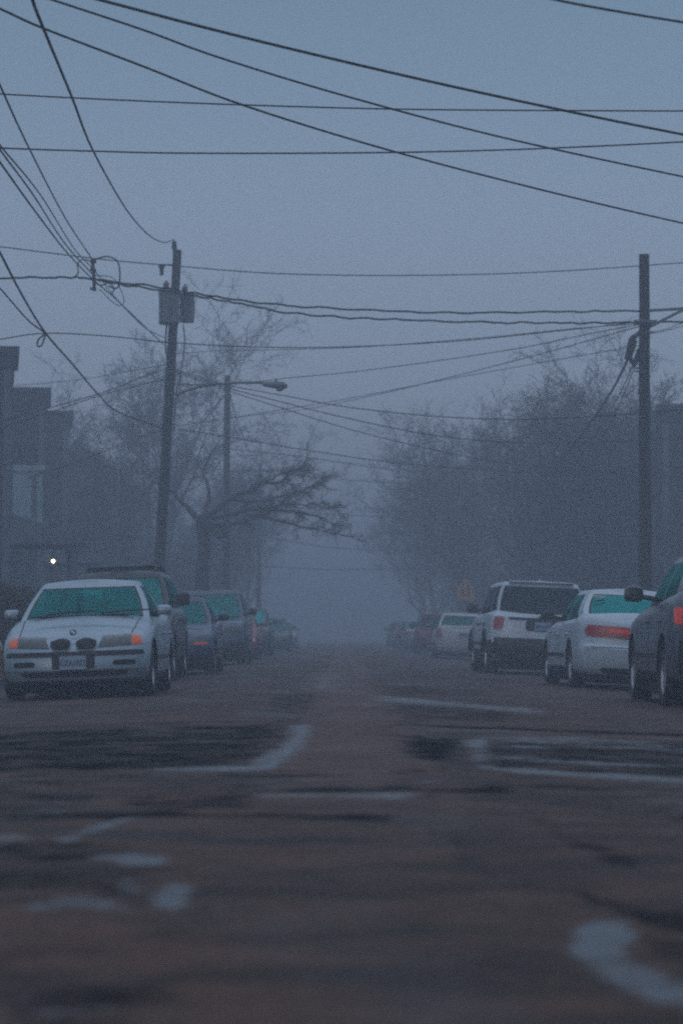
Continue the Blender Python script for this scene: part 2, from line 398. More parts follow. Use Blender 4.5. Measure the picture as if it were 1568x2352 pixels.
n.links.new(t.outputs['Object'], dv.inputs[0]); n.links.new(nzv.outputs['Color'], dv.inputs[1]); n.links.new(dv.outputs[0], vr.inputs['Vector'])
crack = MA('SUBTRACT', 1.0, RM(vr.outputs['Distance'], 0.004, 0.022))
crack = MA('MULTIPLY', crack, RM(big, .45, .6))
c5 = MX(crack, c4, (0.02, 0.018, 0.018))
c6 = MX(wm, c5, (0.03, 0.034, 0.038))
n.links.new(c6, p.inputs['Base Color'])
rr_ = MA('SUBTRACT', 0.70, MA('MULTIPLY', damp, 0.22)); rr_ = MA('ADD', rr_, MA('MULTIPLY', pm, 0.12))
rr_ = MA('SUBTRACT', rr_, MA('MULTIPLY', wm, 0.36), True)
n.links.new(rr_, p.inputs['Roughness'])
n.links.new(MA('SUBTRACT', MA('ADD', 0.15, MA('MULTIPLY', wm, 1.0)), MA('MULTIPLY', pm, 0.15), True), p.inputs['Specular IOR Level'])
hb = MA('ADD', MA('MULTIPLY', fine, 0.35), MA('MULTIPLY', mid, 1.0)); hb = MA('SUBTRACT', hb, MA('MULTIPLY', crack, 0.8))
bp = n.nodes.new('ShaderNodeBump'); bp.inputs['Distance'].default_value = 0.012
n.links.new(MA('SUBTRACT', 0.75, MA('MULTIPLY', wm, 0.62)), bp.inputs['Strength']); n.links.new(hb, bp.inputs['Height']); n.links.new(bp.outputs[0], p.inputs['Normal'])
me.materials.append(m)

# -- kerbs, tree lawn, pavements
KERB = mat('concrete_kerb', (0.20, 0.19, 0.18), 0.85, noise=0.4, nscale=2, bump=0.4, bscale=20)
SLAB = mat('concrete_pavement', (0.17, 0.165, 0.155), 0.85, noise=0.35, nscale=1.2, bump=0.3, bscale=20)
for s in (-1, 1):
    nm = 'left' if s < 0 else 'right'
    k = MB(); L_ = 600.0; y0 = 24.0
    k.box((s * 5.68, y0 + L_ / 2, -0.15), (0.16, L_, 0.26))
    tag(k.build('kerb', KERB), 'concrete kerb along the %s-hand parked cars' % nm, kind='structure')
    k = MB(); k.box((s * 6.5, y0 + L_ / 2, -0.10), (1.46, L_, 0.20)); tag(k.build('lawn', MG), 'strip of dark winter lawn behind the kerb', kind='structure')
    k = MB(); k.box((s * 8.0, y0 + L_ / 2, -0.098), (1.5, L_, 0.20)); tag(k.build('pavement', SLAB), 'concrete pavement in front of the houses', kind='structure')
    k = MB(); k.box((s * 24.0, y0 + L_ / 2, -0.09), (30.4, L_, 0.20)); tag(k.build('lawn', MG), 'front yards of the houses', kind='structure')

# ================================================================== HOUSES
def siding(name, col):
    m = mat(name, col, 0.8, noise=0.25, nscale=0.8)
    n = m.node_tree; p = n.nodes['Principled BSDF']; t = n.nodes.new('ShaderNodeTexCoord')
    wv = n.nodes.new('ShaderNodeTexWave'); wv.bands_direction = 'Z'; wv.wave_profile = 'SAW'; wv.inputs['Scale'].default_value = 2.6
    n.links.new(t.outputs['Object'], wv.inputs['Vector'])
    b = n.nodes.new('ShaderNodeBump'); b.inputs['Distance'].default_value = 0.03; n.links.new(wv.outputs[0], b.inputs['Height'])
    n.links.new(b.outputs[0], p.inputs['Normal']); return m
SIDE_BLUE = siding('siding_slate', (0.036, 0.056, 0.066)); SIDE_GREY = siding('siding_grey', (0.045, 0.060, 0.070))
SIDE_DARK = siding('siding_brown', (0.034, 0.031, 0.034)); SIDE_PALE = siding('siding_pale', (0.24, 0.28, 0.30))
ROOF = mat('roof_shingle', (0.035, 0.036, 0.042), 0.9, noise=0.4, nscale=5, bump=0.5, bscale=14)
TRIMW = mat('painted_trim', (0.085, 0.12, 0.14), 0.6, noise=0.2, nscale=2)
PANE = mat('window_pane', (0.02, 0.03, 0.04), 0.12, noise=0.3, nscale=2, coat=0.5)
DOOR = mat('painted_door', (0.08, 0.05, 0.04), 0.5, noise=0.2)
BRICK = mat('brick_chimney', (0.13, 0.06, 0.045), 0.9, noise=0.4, nscale=10)

def house(s, lat, y0, y1, eave, ridge, label, sid, porch=True, depth=11.0, bay=False, chim=True, light=None, flat=False, rot=0.0):
    """s: side of the street (-1/1). Front wall at s*lat, from y0 to y1 along the street, ridge across the street."""
    yc = (y0 + y1) / 2; Wd = y1 - y0
    co_ = Vector((s * lat, y0, 0)); rr0 = radians(-s * rot)
    root = empty('house', co_ + Matrix.Rotation(rr0, 3, 'Z') @ (Vector((s * (lat + depth / 2), yc, 0)) - co_), rr0); tag(root, label, 'house', 'wooden houses along the street')
    X = lambda off: s * (-depth / 2 + off)     # off: metres behind the front wall
    b = MB()
    z0 = -0.3
    xs_ = (X(0), X(depth)); 
    vs = []
    if flat: ridge = eave + .01
    for x in xs_:
        vs += [(x, -Wd / 2, z0), (x, Wd / 2, z0), (x, Wd / 2, eave), (x, 0, ridge), (x, -Wd / 2, eave)]
    b.add(vs, [(0, 1, 2, 3, 4), (5, 9, 8, 7, 6), (0, 4, 9, 5), (1, 6, 7, 2), (4, 3, 8, 9), (3, 2, 7, 8), (0, 5, 6, 1)])
    b.build('wall', sid, root)
    if flat:
        r = MB(); r.box((X(depth / 2), 0, eave + .09), (depth + .5, Wd + .5, .18)); r.box((X(depth / 2), 0, eave - .22), (depth + .24, Wd + .24, .44)); rf = r.build('roof', ROOF, root)
    r = MB(); ov = 0.42; th = 0.16
    sl_ = (ridge - eave) / (Wd / 2)
    for q in (() if flat else (-1, 1)):
        a = Vector((X(-ov), 0, ridge + 0.06)); bb = Vector((X(-ov), q * (Wd / 2 + ov), eave - ov * sl_ + 0.06))
        c = Vector((X(depth + ov), q * (Wd / 2 + ov), eave - ov * sl_ + 0.06)); d = Vector((X(depth + ov), 0, ridge + 0.06))
        up = Vector((0, 0, th))
        r.add([a, bb, c, d, a + up, bb + up, c + up, d + up], [(0, 3, 2, 1), (4, 5, 6, 7), (0, 1, 5, 4), (1, 2, 6, 5), (2, 3, 7, 6), (3, 0, 4, 7)])
    if not flat: rf = r.build('roof', ROOF, root)
    tr = MB()   # barge boards and corner boards
    for q in (-1, 1):
        L_ = math.hypot(Wd / 2 + ov, (ridge - eave) + ov * sl_); an = math.atan2((ridge - eave) + ov * sl_, Wd / 2 + ov)
        if not flat: tr.box((X(-ov - 0.03), q * (Wd / 2 + ov) / 2, (ridge + eave - ov * sl_) / 2 + 0.03), (0.05, L_, 0.24), rx=-q * an)
        t2 = MB(); t2.box((X(-0.015), q * (Wd / 2 - 0.09), (z0 + eave) / 2), (0.06, 0.2, eave - z0))
        t2.box((X(0.10), q * (Wd / 2 + 0.012), (z0 + eave) / 2), (0.2, 0.05, eave - z0)); t2.build('corner_trim', TRIMW, root)
    if not flat: tr.build('barge_board', TRIMW, root)
    if chim:
        c = MB(); c.box((X(depth * 0.6), 0.4, ridge + 0.35), (0.7, 0.7, 1.5)); c.box((X(depth * 0.6), 0.4, ridge + 1.13), (0.84, 0.84, 0.1)); c.build('chimney', BRICK, rf)
    def window(cx, cy, cz, wdt, hgt, face):
        f = MB()
        if face == 'front':
            for dy in (-wdt / 2, wdt / 2): f.box((cx, cy + dy, cz), (0.10, 0.11, hgt + 0.2))
            for dz in (-hgt / 2, 0, hgt / 2): f.box((cx, cy, cz + dz), (0.09, wdt - 0.11, 0.10 if dz else 0.05))
            w_ = f.build('window', TRIMW, root); g_ = MB(); g_.box((cx + s * 0.02, cy, cz), (0.05, wdt - 0.12, hgt - 0.06)); g_.build('pane', PANE, w_)
        else:
            for dx in (-wdt / 2, wdt / 2): f.box((cx + dx, cy, cz), (0.11, 0.10, hgt + 0.2))
            for dz in (-hgt / 2, 0, hgt / 2): f.box((cx, cy, cz + dz), (wdt - 0.11, 0.09, 0.10 if dz else 0.05))
            w_ = f.build('window', TRIMW, root); g_ = MB(); g_.box((cx, cy + 0.02, cz), (wdt - 0.12, 0.05, hgt - 0.06)); g_.build('pane', PANE, w_)
    for cy in (-Wd / 4, Wd / 4): window(X(-0.03), cy, 5.2, 0.95, 1.5, 'front')
    window(X(-0.03), 0, eave + (ridge - eave) * 0.35 if not flat else 8.0, 0.8, 1.1, 'front')
    window(X(-0.03), -Wd / 4, 2.2, 1.0, 1.5, 'front')
    for off in (1.6, 4.6, 8.0):
        for z in (2.3, 5.3): window(X(off), -Wd / 2 - 0.03, z, 0.9, 1.45, 'side')
    d = MB(); d.box((X(-0.03), Wd / 4, 1.65), (0.08, 0.95, 2.1)); dd = d.build('door', DOOR, root)
    d = MB(); d.box((X(-0.09), Wd / 4 - 0.38, 1.6), (0.05, 0.05, 0.1)); d.build('handle', CHROME, dd)
    if bay:   # two-storey bay with pale panels and dark glass strips
        p_ = MB(); p_.box((X(0.80), -Wd / 2 - 0.30, 5.72), (1.5, 0.6, 1.9)); p_.box((X(0.80), -Wd / 2 - 0.33, 4.7), (1.7, 0.72, 0.16)); p_.box((X(0.80), -Wd / 2 - 0.33, 6.75), (1.7, 0.72, 0.2))
        bw = p_.build('bay_window', mat('bay_panel', (0.30, 0.40, 0.44), 0.7, noise=0.25, nscale=2), root)
        p_ = MB()
        for dx in (-0.46, 0.46): p_.box((X(0.80) + dx, -Wd / 2 - 0.62, 5.72), (0.17, 0.06, 1.6))
        p_.build('pane', PANE, bw)
    if porch:
        pd = 2.0
        p_ = MB(); p_.box((X(-pd / 2), 0, 0.25), (pd, Wd - 0.1, 0.5 + 0.3)); p_.box((X(-pd - 0.25), Wd / 4, 0.1), (0.5, 1.4, 0.5)); p_.build('porch_deck', KERB, root)
        p_ = MB(); p_.add([(X(-pd - .25), -Wd / 2 - .1, 3.55), (X(-pd - .25), Wd / 2 + .1, 3.55), (X(-0.01), Wd / 2 + .1, 4.25), (X(-0.01), -Wd / 2 - .1, 4.25),
                           (X(-pd - .25), -Wd / 2 - .1, 3.35), (X(-pd - .25), Wd / 2 + .1, 3.35), (X(-0.01), Wd / 2 + .1, 3.35), (X(-0.01), -Wd / 2 - .1, 3.35)],
                          [(0, 1, 2, 3), (7, 6, 5, 4), (0, 4, 5, 1), (3, 2, 6, 7), (0, 3, 7, 4), (1, 5, 6, 2)]); p_.build('porch_roof', TRIMW, root)
        for i in range(4):
            y = -Wd / 2 + 0.25 + i * (Wd - 0.5) / 3
            c = MB(); c.box((X(-pd + 0.12), y, 2.0), (0.2, 0.2, 2.7)); c.box((X(-pd + 0.12), y, 0.76), (0.3, 0.3, 0.22)); c.box((X(-pd + 0.12), y, 3.26), (0.3, 0.3, 0.18)); c.build('porch_column', TRIMW, root)
        rl = MB(); rl.box((X(-pd + 0.12), 0, 1.45), (0.07, Wd - 0.6, 0.07))
        for i in range(int((Wd - .6) / .28)): rl.box((X(-pd + 0.12), -Wd / 2 + .4 + i * .28, 1.05), (0.04, 0.04, 0.74))
        rl.build('railing', TRIMW, root)
    if light:
        l = MB(); l.box((0, 0, 0.05), (0.2, 0.2, 0.05)); l.box((0, 0, -.13), (0.2, .2, .03))
        root_l = empty('porch_light', light); tag(root_l, 'small lit lantern hanging under the porch roof behind the silver sedan', 'lamp')
        l.tube([(0, 0, 0.05), (0, 0, 0.28)], 0.015, 6); l.build('lamp_frame', TRIM, root_l)
        l = MB(); l.lathe([(0.0, -.11), (.05, -.07), (.06, 0), (.04, .03), (0, .03)], Matrix.Identity(4), 12); l.build('lamp_glass', mat('lit_lamp', (1, .8, .55), .5, emit=((1, .78, .48), 6.0)), root_l)
        pl = bpy.data.lights.new('lamp_light', 'POINT'); pl.energy = 1.0; pl.color = (1, .8, .5); pl.shadow_soft_size = .08
        po = bpy.data.objects.new('lamp_light', pl); COL.objects.link(po); po.parent = root_l; po.location = (0, 0, -.25)

lp = at(122, 1287, 87.2)
house(-1, 9.62, 70, 74.5, 8.9, 8.9, 'slate blue flat-roofed house at the very left edge, nearest of all', SIDE_BLUE, depth=9, chim=False, flat=True, rot=8.0)
house(-1, 10.85, 88, 93.5, 9.55, 9.5, 'grey timber house with pale bay window and lit porch lantern', SIDE_GREY, bay=True, chim=False, light=(lp.x, lp.y, lp.z), flat=True, rot=7.0)
house(-1, 11.7, 103, 109, 10.1, 9.9, 'dark timber house just beyond the one with the lit porch', SIDE_DARK, chim=False, flat=True, rot=6.5)
house(1, 11.75, 88, 94, 8.95, 9.2, 'dark house at the right edge just behind the bare utility pole', SIDE_DARK, chim=False, flat=True, rot=6.5)
house(1, 13.25, 103, 109, 9.25, 9.3, 'pale trimmed house glimpsed between the right-hand pole and the trees', SIDE_GREY, chim=False, flat=True, rot=7.0)
FAR = 'house fading into the fog behind the bare street trees'
for (s, lat, y0, e_, rg, sd) in ((-1, 12.4, 115, 6.8, 9.6, SIDE_GREY), (-1, 12.6, 131, 6.4, 9.4, SIDE_BLUE), (-1, 12.6, 148, 6.8, 9.8, SIDE_DARK),
                                 (1, 13.0, 121, 6.6, 9.6, SIDE_BLUE), (1, 12.6, 138, 6.8, 9.2, SIDE_DARK), (1, 12.6, 156, 6.8, 9.6, SIDE_GREY)):
    house(s, lat, y0, y0 + 9, e_, rg, FAR, sd, porch=True)

# ================================================================== TREES
def tree_mesh(seed, H, spread, levels=5, kids=(5, 6, 5, 5, 4), r0=0.17, fork=0.28, up=0.35, twigr=0.0085):
    R = random.Random(seed); tk = MB(); cr = MB()
    def grow(p, d, L, r, lev):
        mb = tk if lev <= 1 else cr
        nseg = 5 if lev < 3 else 3
        pts = [p.copy()]; rad = [r]; q = p.copy(); dd = d.copy()
        wob = (0.10, 0.20, 0.26, 0.30, 0.34, .36)[lev]
        for i in range(nseg):
            dd = (dd + Vector((R.gauss(0, wob), R.gauss(0, wob), R.gauss(0, wob) + (up * 0.25 if lev > 0 else 0)))).normalized()
            q = q + dd * (L / nseg); pts.append(q.copy()); rad.append(max(twigr * 0.7, r * (1 - 0.62 * (i + 1) / nseg)))
        n = (9, 6, 5, 3, 3, 3)[lev]
        mb.tube(pts, rad, n, cap=False)
        if lev >= levels: return
        k = kids[min(lev, len(kids) - 1)]
        for j in range(k):
            f = (fork + (1 - fork) * (j + R.random() * 0.7) / k) if lev == 0 else 0.18 + 0.82 * (j + R.random()) / k
            f = min(f, 0.999); x = f * nseg; i = int(x); b = pts[i].lerp(pts[i + 1], x - i)
            ax = (pts[i + 1] - pts[i]).normalized()
            o = Vector((R.gauss(0, 1), R.gauss(0, 1), R.gauss(0, 0.5))); o = (o - ax * o.dot(ax)).normalized()
            a = R.uniform(0.45, 0.95) if lev else R.uniform(0.45, 0.85) * spread
            nd = (ax * cos(a) + o * sin(a)).normalized()
            ratio = (0.62, 0.58, 0.55, 0.55, 0.5)[min(lev, 4)] * R.uniform(0.75, 1.15)
            grow(b, nd, L * ratio * (1.0 if lev else 1.05 - 0.25 * f), max(twigr, rad[i] * 0.55), lev + 1)
    grow(Vector((0, 0, -0.2)), Vector((0, 0, 1)), H * 0.66, r0, 0)
    return tk, cr
CROWN = mat('twigs', (0.050, 0.042, 0.040), 0.95, noise=0.4, nscale=4)
protos = []
def make_tree(seed, H, spread, **k):
    tk, cr = tree_mesh(seed, H, spread, **k)
    root = empty('bare_tree', (0, 0, 0)); tk.build('trunk', BARK, root, 60); cr.build('crown', CROWN, root)
    return root
T = [make_tree(3, 12, 1.0, kids=(7, 6, 6, 5, 5), fork=.2), make_tree(11, 12, 1.15, kids=(8, 7, 6, 5, 4), fork=.16), make_tree(23, 12, 0.9, kids=(8, 7, 6, 5, 5), up=0.8, fork=.14)]
used = [False] * 3
def place_tree(i, x, y, H, rz, label, group='bare street trees in the fog', w_=1.0):
    t = T[i] if not used[i] else copy_tree(T[i]); used[i] = True
    t.location = (x, y, 0); t.rotation_euler = (0, 0, rz); s = H / 12; t.scale = (s * w_, s * w_, s)
    tag(t, label, 'tree', group); return t
place_tree(0, -9.3, 122, 17.0, 0.5, 'tall faint bare tree spreading behind the pole with the transformers', w_=1.0)
place_tree(1, -10.2, 112, 13.0, 1.9, 'bare tree behind the houses left of the leaning pole')
place_tree(2, -7.2, 128, 9.5, 0.2, 'bare tree standing behind the low dense-limbed tree')
LF = 'bare tree fading out in the fog on the left kerb'; RF = 'bare tree fading out in the fog on the right kerb'
for i, (x, y, h) in enumerate(((-6.6, 136, 12), (-6.5, 160, 12), (-6.8, 190, 13))): place_tree(i % 3, x, y, h, i * 2.1, LF, 'bare trees on the left kerb')
place_tree(1, 9.4, 92, 11.2, 2.6, 'dense bare tree nearest the right-hand pole', w_=1.15)
place_tree(0, 12.4, 98, 11.6, 3.6, 'bare tree reaching behind the right-hand pole to the dark house', w_=1.1)
place_tree(2, 6.9, 100, 11.4, 1.2, 'tall bare tree directly above the white sport utility vehicle', w_=1.25)
place_tree(0, 9.8, 108, 12.4, 5.1, 'broad bare tree in the second row behind the tree by the pole', w_=1.1)
for i, (x, y, h) in enumerate(((6.5, 118, 12.4), (8.8, 126, 12.5), (6.6, 138, 12), (6.4, 158, 12), (9.2, 150, 12.5), (6.6, 182, 13), (6.8, 210, 13))):
    place_tree((i + 1) % 3, x, y, h, i * 1.7 + .4, RF, 'bare trees on the right kerb', 1.2)
FM = 'bare tree in the back yards, a faint shape in the fog'
for i, (x, y, h) in enumerate(((-17, 120, 13), (-14, 150, 13), (15, 118, 12), (17, 140, 13), (-11, 175, 13), (12, 178, 13))):
    place_tree(i % 3, x, y, h, i * 1.3, FM, 'bare back-yard trees')

# understorey of bare shrubs along both sides
tk, cr = tree_mesh(77, 4.2, 1.3, levels=4, kids=(13, 7, 6, 6), r0=0.05, fork=.03, up=.5, twigr=.008)
root = empty('bare_shrub', (9.6, 92, 0)); tk.build('stem', BARK, root); cr.build('twigs', CROWN, root); SH0 = root
R = random.Random(5); first = True
for (s, x0, y0, y1, st_) in ((1, 10.0, 84, 190, 7.5), (1, 12.2, 100, 180, 11), (-1, 9.6, 112, 190, 9)):
    y = y0
    while y < y1:
        o = SH0 if first else copy_tree(SH0); first = False
        o.location = (s * (x0 + R.uniform(-.6, .6)), y, -.05); k_ = R.uniform(.8, 1.5); o.scale = (k_ * 1.25, k_ * 1.25, k_); o.rotation_euler = (0, 0, R.uniform(0, 6))
        tag(o, 'bare bush in the dim row of bushes under the %s-hand trees' % ('right' if s > 0 else 'left'), 'bush', 'bare bushes under the %s-hand trees' % ('right' if s > 0 else 'left'))
        y += st_ * R.uniform(.7, 1.3)

# the low tree with thick bent limbs
def limb(mb, P, r0_, r1_, n=8, seg=14, wob=0.03, R=random.Random(5)):
    C = catmull(P, seg); C = [Vector(c) + Vector((R.gauss(0, wob), R.gauss(0, wob), R.gauss(0, wob))) for c in C]
    mb.tube(C, [r0_ + (r1_ - r0_) * i / seg for i in range(seg + 1)], n, cap=False); return C
D0 = 79.0
tk, cr = MB(), MB(); R = random.Random(42)
base = at(464, 1520, D0); base.z = -0.15
org = base.copy()
L = lambda u, v, dd=0.0: at(u, v, D0 + dd) - org
trunk = limb(tk, [Vector((0, 0, -0.1)), L(466, 1400), L(465, 1290, .1), L(468, 1185)], 0.24, 0.19, 10)
limbs = [limb(tk, [L(468, 1190), L(495, 1170, -.3), L(530, 1145, -.5), L(575, 1130, -.6), L(602, 1110, -.7), L(640, 1108, -.8), L(668, 1085, -1), L(708, 1058, -1.2)], 0.12, 0.02),
         limb(tk, [L(468, 1200), L(505, 1188, .2), L(560, 1172, .5), L(620, 1168, .9), L(690, 1178, 1.1), L(740, 1190, 1.2), L(775, 1210, 1.4)], 0.10, 0.015),
         limb(tk, [L(468, 1195), L(520, 1205, -1), L(580, 1190, -1.4), L(640, 1160, -1.8), L(690, 1130, -2)], 0.09, 0.015),
         limb(tk, [L(530, 1146, -.5), L(580, 1152, 0), L(640, 1140, .3), L(700, 1122, .5), L(748, 1104, .6)], 0.05, 0.012, wob=.02),
         limb(tk, [L(560, 1178, .5), L(640, 1196, .2), L(715, 1214, 0), L(795, 1232, -.2)], 0.05, 0.010, wob=.02),
         limb(tk, [L(600, 1112, -.7), L(640, 1090, -.3), L(680, 1078, 0), L(722, 1092, .2)], 0.045, 0.010, wob=.02),
         limb(tk, [L(575, 1172, .6), L(650, 1160, 0), L(720, 1160, -.4), L(770, 1172, -.6)], 0.045, 0.010, wob=.02),
         limb(tk, [L(466, 1205), L(430, 1165, .3), L(395, 1130, .5), L(350, 1105, .8)], 0.11, 0.03),
         limb(tk, [L(468, 1190), L(480, 1130, 1), L(470, 1080, 1.6), L(500, 1020, 2)], 0.08, 0.02)]
tk.lathe([(0, -.2), (.2, -.16), (.27, 0), (.2, .16), (0, .2)], Matrix.Translation(L(505, 1222, -.5)), 10)
limb(tk, [L(468, 1205), L(490, 1215, -.3), L(512, 1228, -.5)], 0.15, 0.17)
def twig(p, d, Ln, r, lev):
    pts = [p]; q = p; dd = d
    for i in range(4):
        dd = (dd + Vector((R.gauss(0, .2), R.gauss(0, .2), R.gauss(0, .2)))).normalized(); q = q + dd * Ln / 4; pts.append(q)
    cr.tube(pts, [r, r * .85, r * .7, r * .6, r * .45], 4 if lev < 1 else 3, cap=False)
    if lev < 2:
        for j in range(5 if lev == 0 else 4):
            i = R.randint(1, 3); o = Vector((R.gauss(.2, 1), R.gauss(0, 1), R.gauss(0, .7))).normalized()
            twig(pts[i], (dd + o * .9).normalized(), Ln * R.uniform(.45, .7), r * .62, lev + 1)
for k, C in enumerate(limbs):
    for i in range(4 if k < 7 else 7, len(C) - 1):
        for j in range(2 if k < 7 else 1):
            ax = (C[i + 1] - C[i]).normalized(); o = Vector((R.gauss(.35 if k < 7 else -.2, .8), R.gauss(0, 1), R.gauss(0, .55))).normalized()
            twig(C[i].lerp(C[i + 1], R.random()), (ax * .9 + o * .8).normalized(), R.uniform(.35, .8), 0.014, 0)
root = empty('bare_tree', org); tk.build('trunk', BARK, root, 60); cr.build('crown', CROWN, root)
tag(root, 'low gnarled bare tree whose bent limbs reach over the street beyond the lamp pole', 'tree')

# hedges
def hedge(x, y, w_, l_, h_, label, rz=0, seed=1, name='hedge'):
    R = random.Random(seed); st = MB(); lf = MB()
    for i in range(int(l_ * w_ * 14)):
        px, py = R.uniform(-w_ / 2, w_ / 2) * .6, R.uniform(-l_ / 2, l_ / 2)
        st.tube([(px, py, 0), (px * 1.2 + R.gauss(0, .05), py + R.gauss(0, .06), h_ * .5), (px * 1.5 + R.gauss(0, .1), py + R.gauss(0, .1), h_ * R.uniform(.8, .97))], [.014, .01, .004], 3, cap=False)
    for i in range(int(l_ * w_ * h_ * 900)):
        a, b, c = R.uniform(-1, 1), R.uniform(-1, 1), R.random()
        if R.random() < .6:
            if R.random() < .5: a = math.copysign(R.uniform(.8, 1.03), a)
            else: c = R.uniform(.88, 1.04)
        px, py, pz = a * w_ / 2 * (1 + .1 * sin(b * 9)), b * l_ / 2, .08 + c * h_ * (1 + .06 * sin(b * 13 + a * 3))
        u_ = Vector((R.gauss(0, 1), R.gauss(0, 1), R.gauss(0, 1))).normalized() * R.uniform(.025, .05); v_ = u_.orthogonal().normalized() * R.uniform(.015, .03); p = Vector((px, py, pz))
        lf.add([p - u_, p - v_, p + u_, p + v_], [(0, 1, 2, 3)])
    root = empty(name, (x, y, -0.02), rz); st.build('stem', BARK, root)
    lf.build('foliage', mat('winter_leaf', (0.035, 0.042, 0.024), .8, noise=.5, nscale=3, col2=(.045, .03, .02)), root)
    tag(root, label, 'hedge'); return root
hedge(-6.65, 44, 1.3, 14, 1.45, 'dark clipped hedge beside the silver sedan at the left edge', seed=4)
hedge(-9.6, 64, 1.2, 11, 1.9, 'tall ragged hedge in front of the slate blue house', seed=6)
hedge(10.3, 74, 1.0, 16, 1.5, 'low hedge behind the white sedan and the right-hand pole', seed=5)

# ================================================================== POLES
def pole_shaft(base, top, r0_, r1_, m, root):
    mb = MB(); N = 14; R = random.Random(int(base.y))
    pts = [base.lerp(top, i / N) + Vector((R.gauss(0, .006), R.gauss(0, .006), 0)) for i in range(N + 1)]
    mb.tube([p - root.location for p in pts], [r0_ + (r1_ - r0_) * i / N for i in range(N + 1)], 16)
    return mb.build('shaft', m, root, 40)
# pole with transformers
PD = 65.0
b_, t_ = at(353, 1529, PD), at(408, 574, PD)
root = empty('utility_pole', b_); P0 = root.location.copy()
tag(root, 'leaning wooden utility pole carrying two grey transformers and the street lamp', 'utility pole')
pole_shaft(b_, t_, 0.16, 0.115, WOODPOLE, root)
def tank(u, v0, v1, wpx, dd, nm='transformer'):
    c0, c1 = at(u, v1, PD + dd) - P0, at(u, v0, PD + dd) - P0; r = wpx / 85.4 / 2; h = (c1 - c0).z
    mb = MB(); M = Matrix.Translation(c0)
    mb.lathe([(0, 0), (r * .92, 0), (r, .04), (r, .08), (r * .975, .09), (r * .975, h - .14), (r * 1.03, h - .13), (r * 1.03, h - .08), (r * .9, h - .03), (r * .35, h), (0, h)], M, 24)
    for a in (0.6, 1.4, 2.2, 4.0, 5.0):     # cooling ribs
        mb.box(tuple(c0 + Vector((cos(a) * (r + .015), sin(a) * (r + .015), h * .45))), (.04, .02, h * .6), rz=a)
    tk_ = mb.build(nm, TANK, root, 40)
    mb = MB()
    for a in (2.4, 4.2):
        mb.lathe([(.0, 0), (.05, 0), (.05, .05), (.085, .07), (.05, .09), (.085, .12), (.05, .14), (.085, .17), (.04, .2), (.03, .25), (0, .26)], Matrix.Translation(c1 + Vector((cos(a) * r * .45, sin(a) * r * .45, -.03))), 12)
    mb.build('bushing', mat('porcelain', (.16, .15, .15), .3, noise=.2), tk_)
    return c0, c1
tank(388, 664, 744, 48, -0.42); tank(429, 672, 740, 34, 0.28)
mb = MB(); mb.box(tuple(at(398, 705, PD - .2) - P0), (.5, .12, .06)); mb.box(tuple(at(398, 730, PD - .2) - P0), (.5, .12, .06)); mb.build('bracket', GALV, root)
mb = MB(); M = Matrix.Translation(at(400, 580, PD - .1) - P0)
mb.lathe([(0, 0), (.04, 0), (.04, .1), (.09, .12), (.05, .16), (.09, .19), (.05, .23), (.08, .26), (.03, .33), (0, .34)], M, 12); mb.build('insulator', TRIM, root, 40)
mb = MB(); mb.tube([at(404, 608, PD) - P0, at(372, 607, PD) - P0], .02, 6)
mb.lathe([(0, 0), (.03, 0), (.07, .04), (.04, .08), (.07, .12), (.04, .16), (.08, .2), (.09, .26), (.03, .3), (0, .31)], Matrix.Translation(at(371, 632, PD) - P0), 10); mb.build('cutout_switch', TRIM, root, 40)
mb = MB(); mb.tube([Vector(c) - P0 for c in catmull([at(383, 745, PD - .3), at(380, 790, PD - .2), at(384, 830, PD - .15), at(380, 870, PD - .15), at(378, 960, PD - .17), at(372, 1100, PD - .18), at(362, 1290, PD - .18)], 30)], .025, 6)
mb.tube([Vector(c) - P0 for c in catmull([at(421, 745, PD), at(424, 790, PD), at(416, 850, PD - .1), at(405, 905, PD - .1), at(398, 1000, PD - .1)], 24)], .018, 6); mb.build('conduit', TRIM, root, 40)

mb = MB(); S0 = at(404, 905, PD)
root = empty('street_lamp', S0); tag(root, 'unlit cobra-head street lamp on a thin arm off the leaning pole', 'street lamp')
mb.tube([Vector(c) - S0 for c in catmull([at(403, 910, PD), at(430, 897, PD - .1), at(470, 886, PD - .2), at(540, 879, PD - .3), at(606, 879, PD - .35)], 24)], .035, 8)
mb.tube([at(404, 880, PD) - S0, at(470, 885, PD - .2) - S0], .016, 6); mb.build('arm', GALV, root, 40)
hp = at(632, 884, PD - .35) - S0
mb = MB(); N = 14
prof = [(-.36, .03, .03, .02), (-.30, .07, .06, .02), (-.18, .11, .08, .01), (-.02, .15, .10, 0), (.12, .17, .11, -.01), (.24, .15, .09, -.02), (.31, .08, .05, -.03), (.33, .01, .01, -.03)]
vs = []
for (x, w_, h_, dz) in prof:
    for k in range(N): q = 2 * pi * k / N; vs.append((hp.x + x, hp.y + w_ * cos(q), hp.z + dz + h_ * sin(q)))
fs = [(i * N + k, i * N + (k + 1) % N, (i + 1) * N + (k + 1) % N, (i + 1) * N + k) for i in range(len(prof) - 1) for k in range(N)]
mb.add(vs, fs); mb.tube([hp + Vector((.02, 0, .1)), hp + Vector((.02, 0, .17))], .035, 8); lh = mb.build('lamp_head', GALV, root, 50)
mb = MB(); mb.lathe([(0, -.13), (.07, -.11), (.12, -.05), (.13, 0), (0, 0)], Matrix.Translation(hp + Vector((.12, 0, -.05))), 16); mb.build('lens', mat('lamp_bowl', (.12, .14, .15), .2, coat=.5, noise=.2), lh, 50)

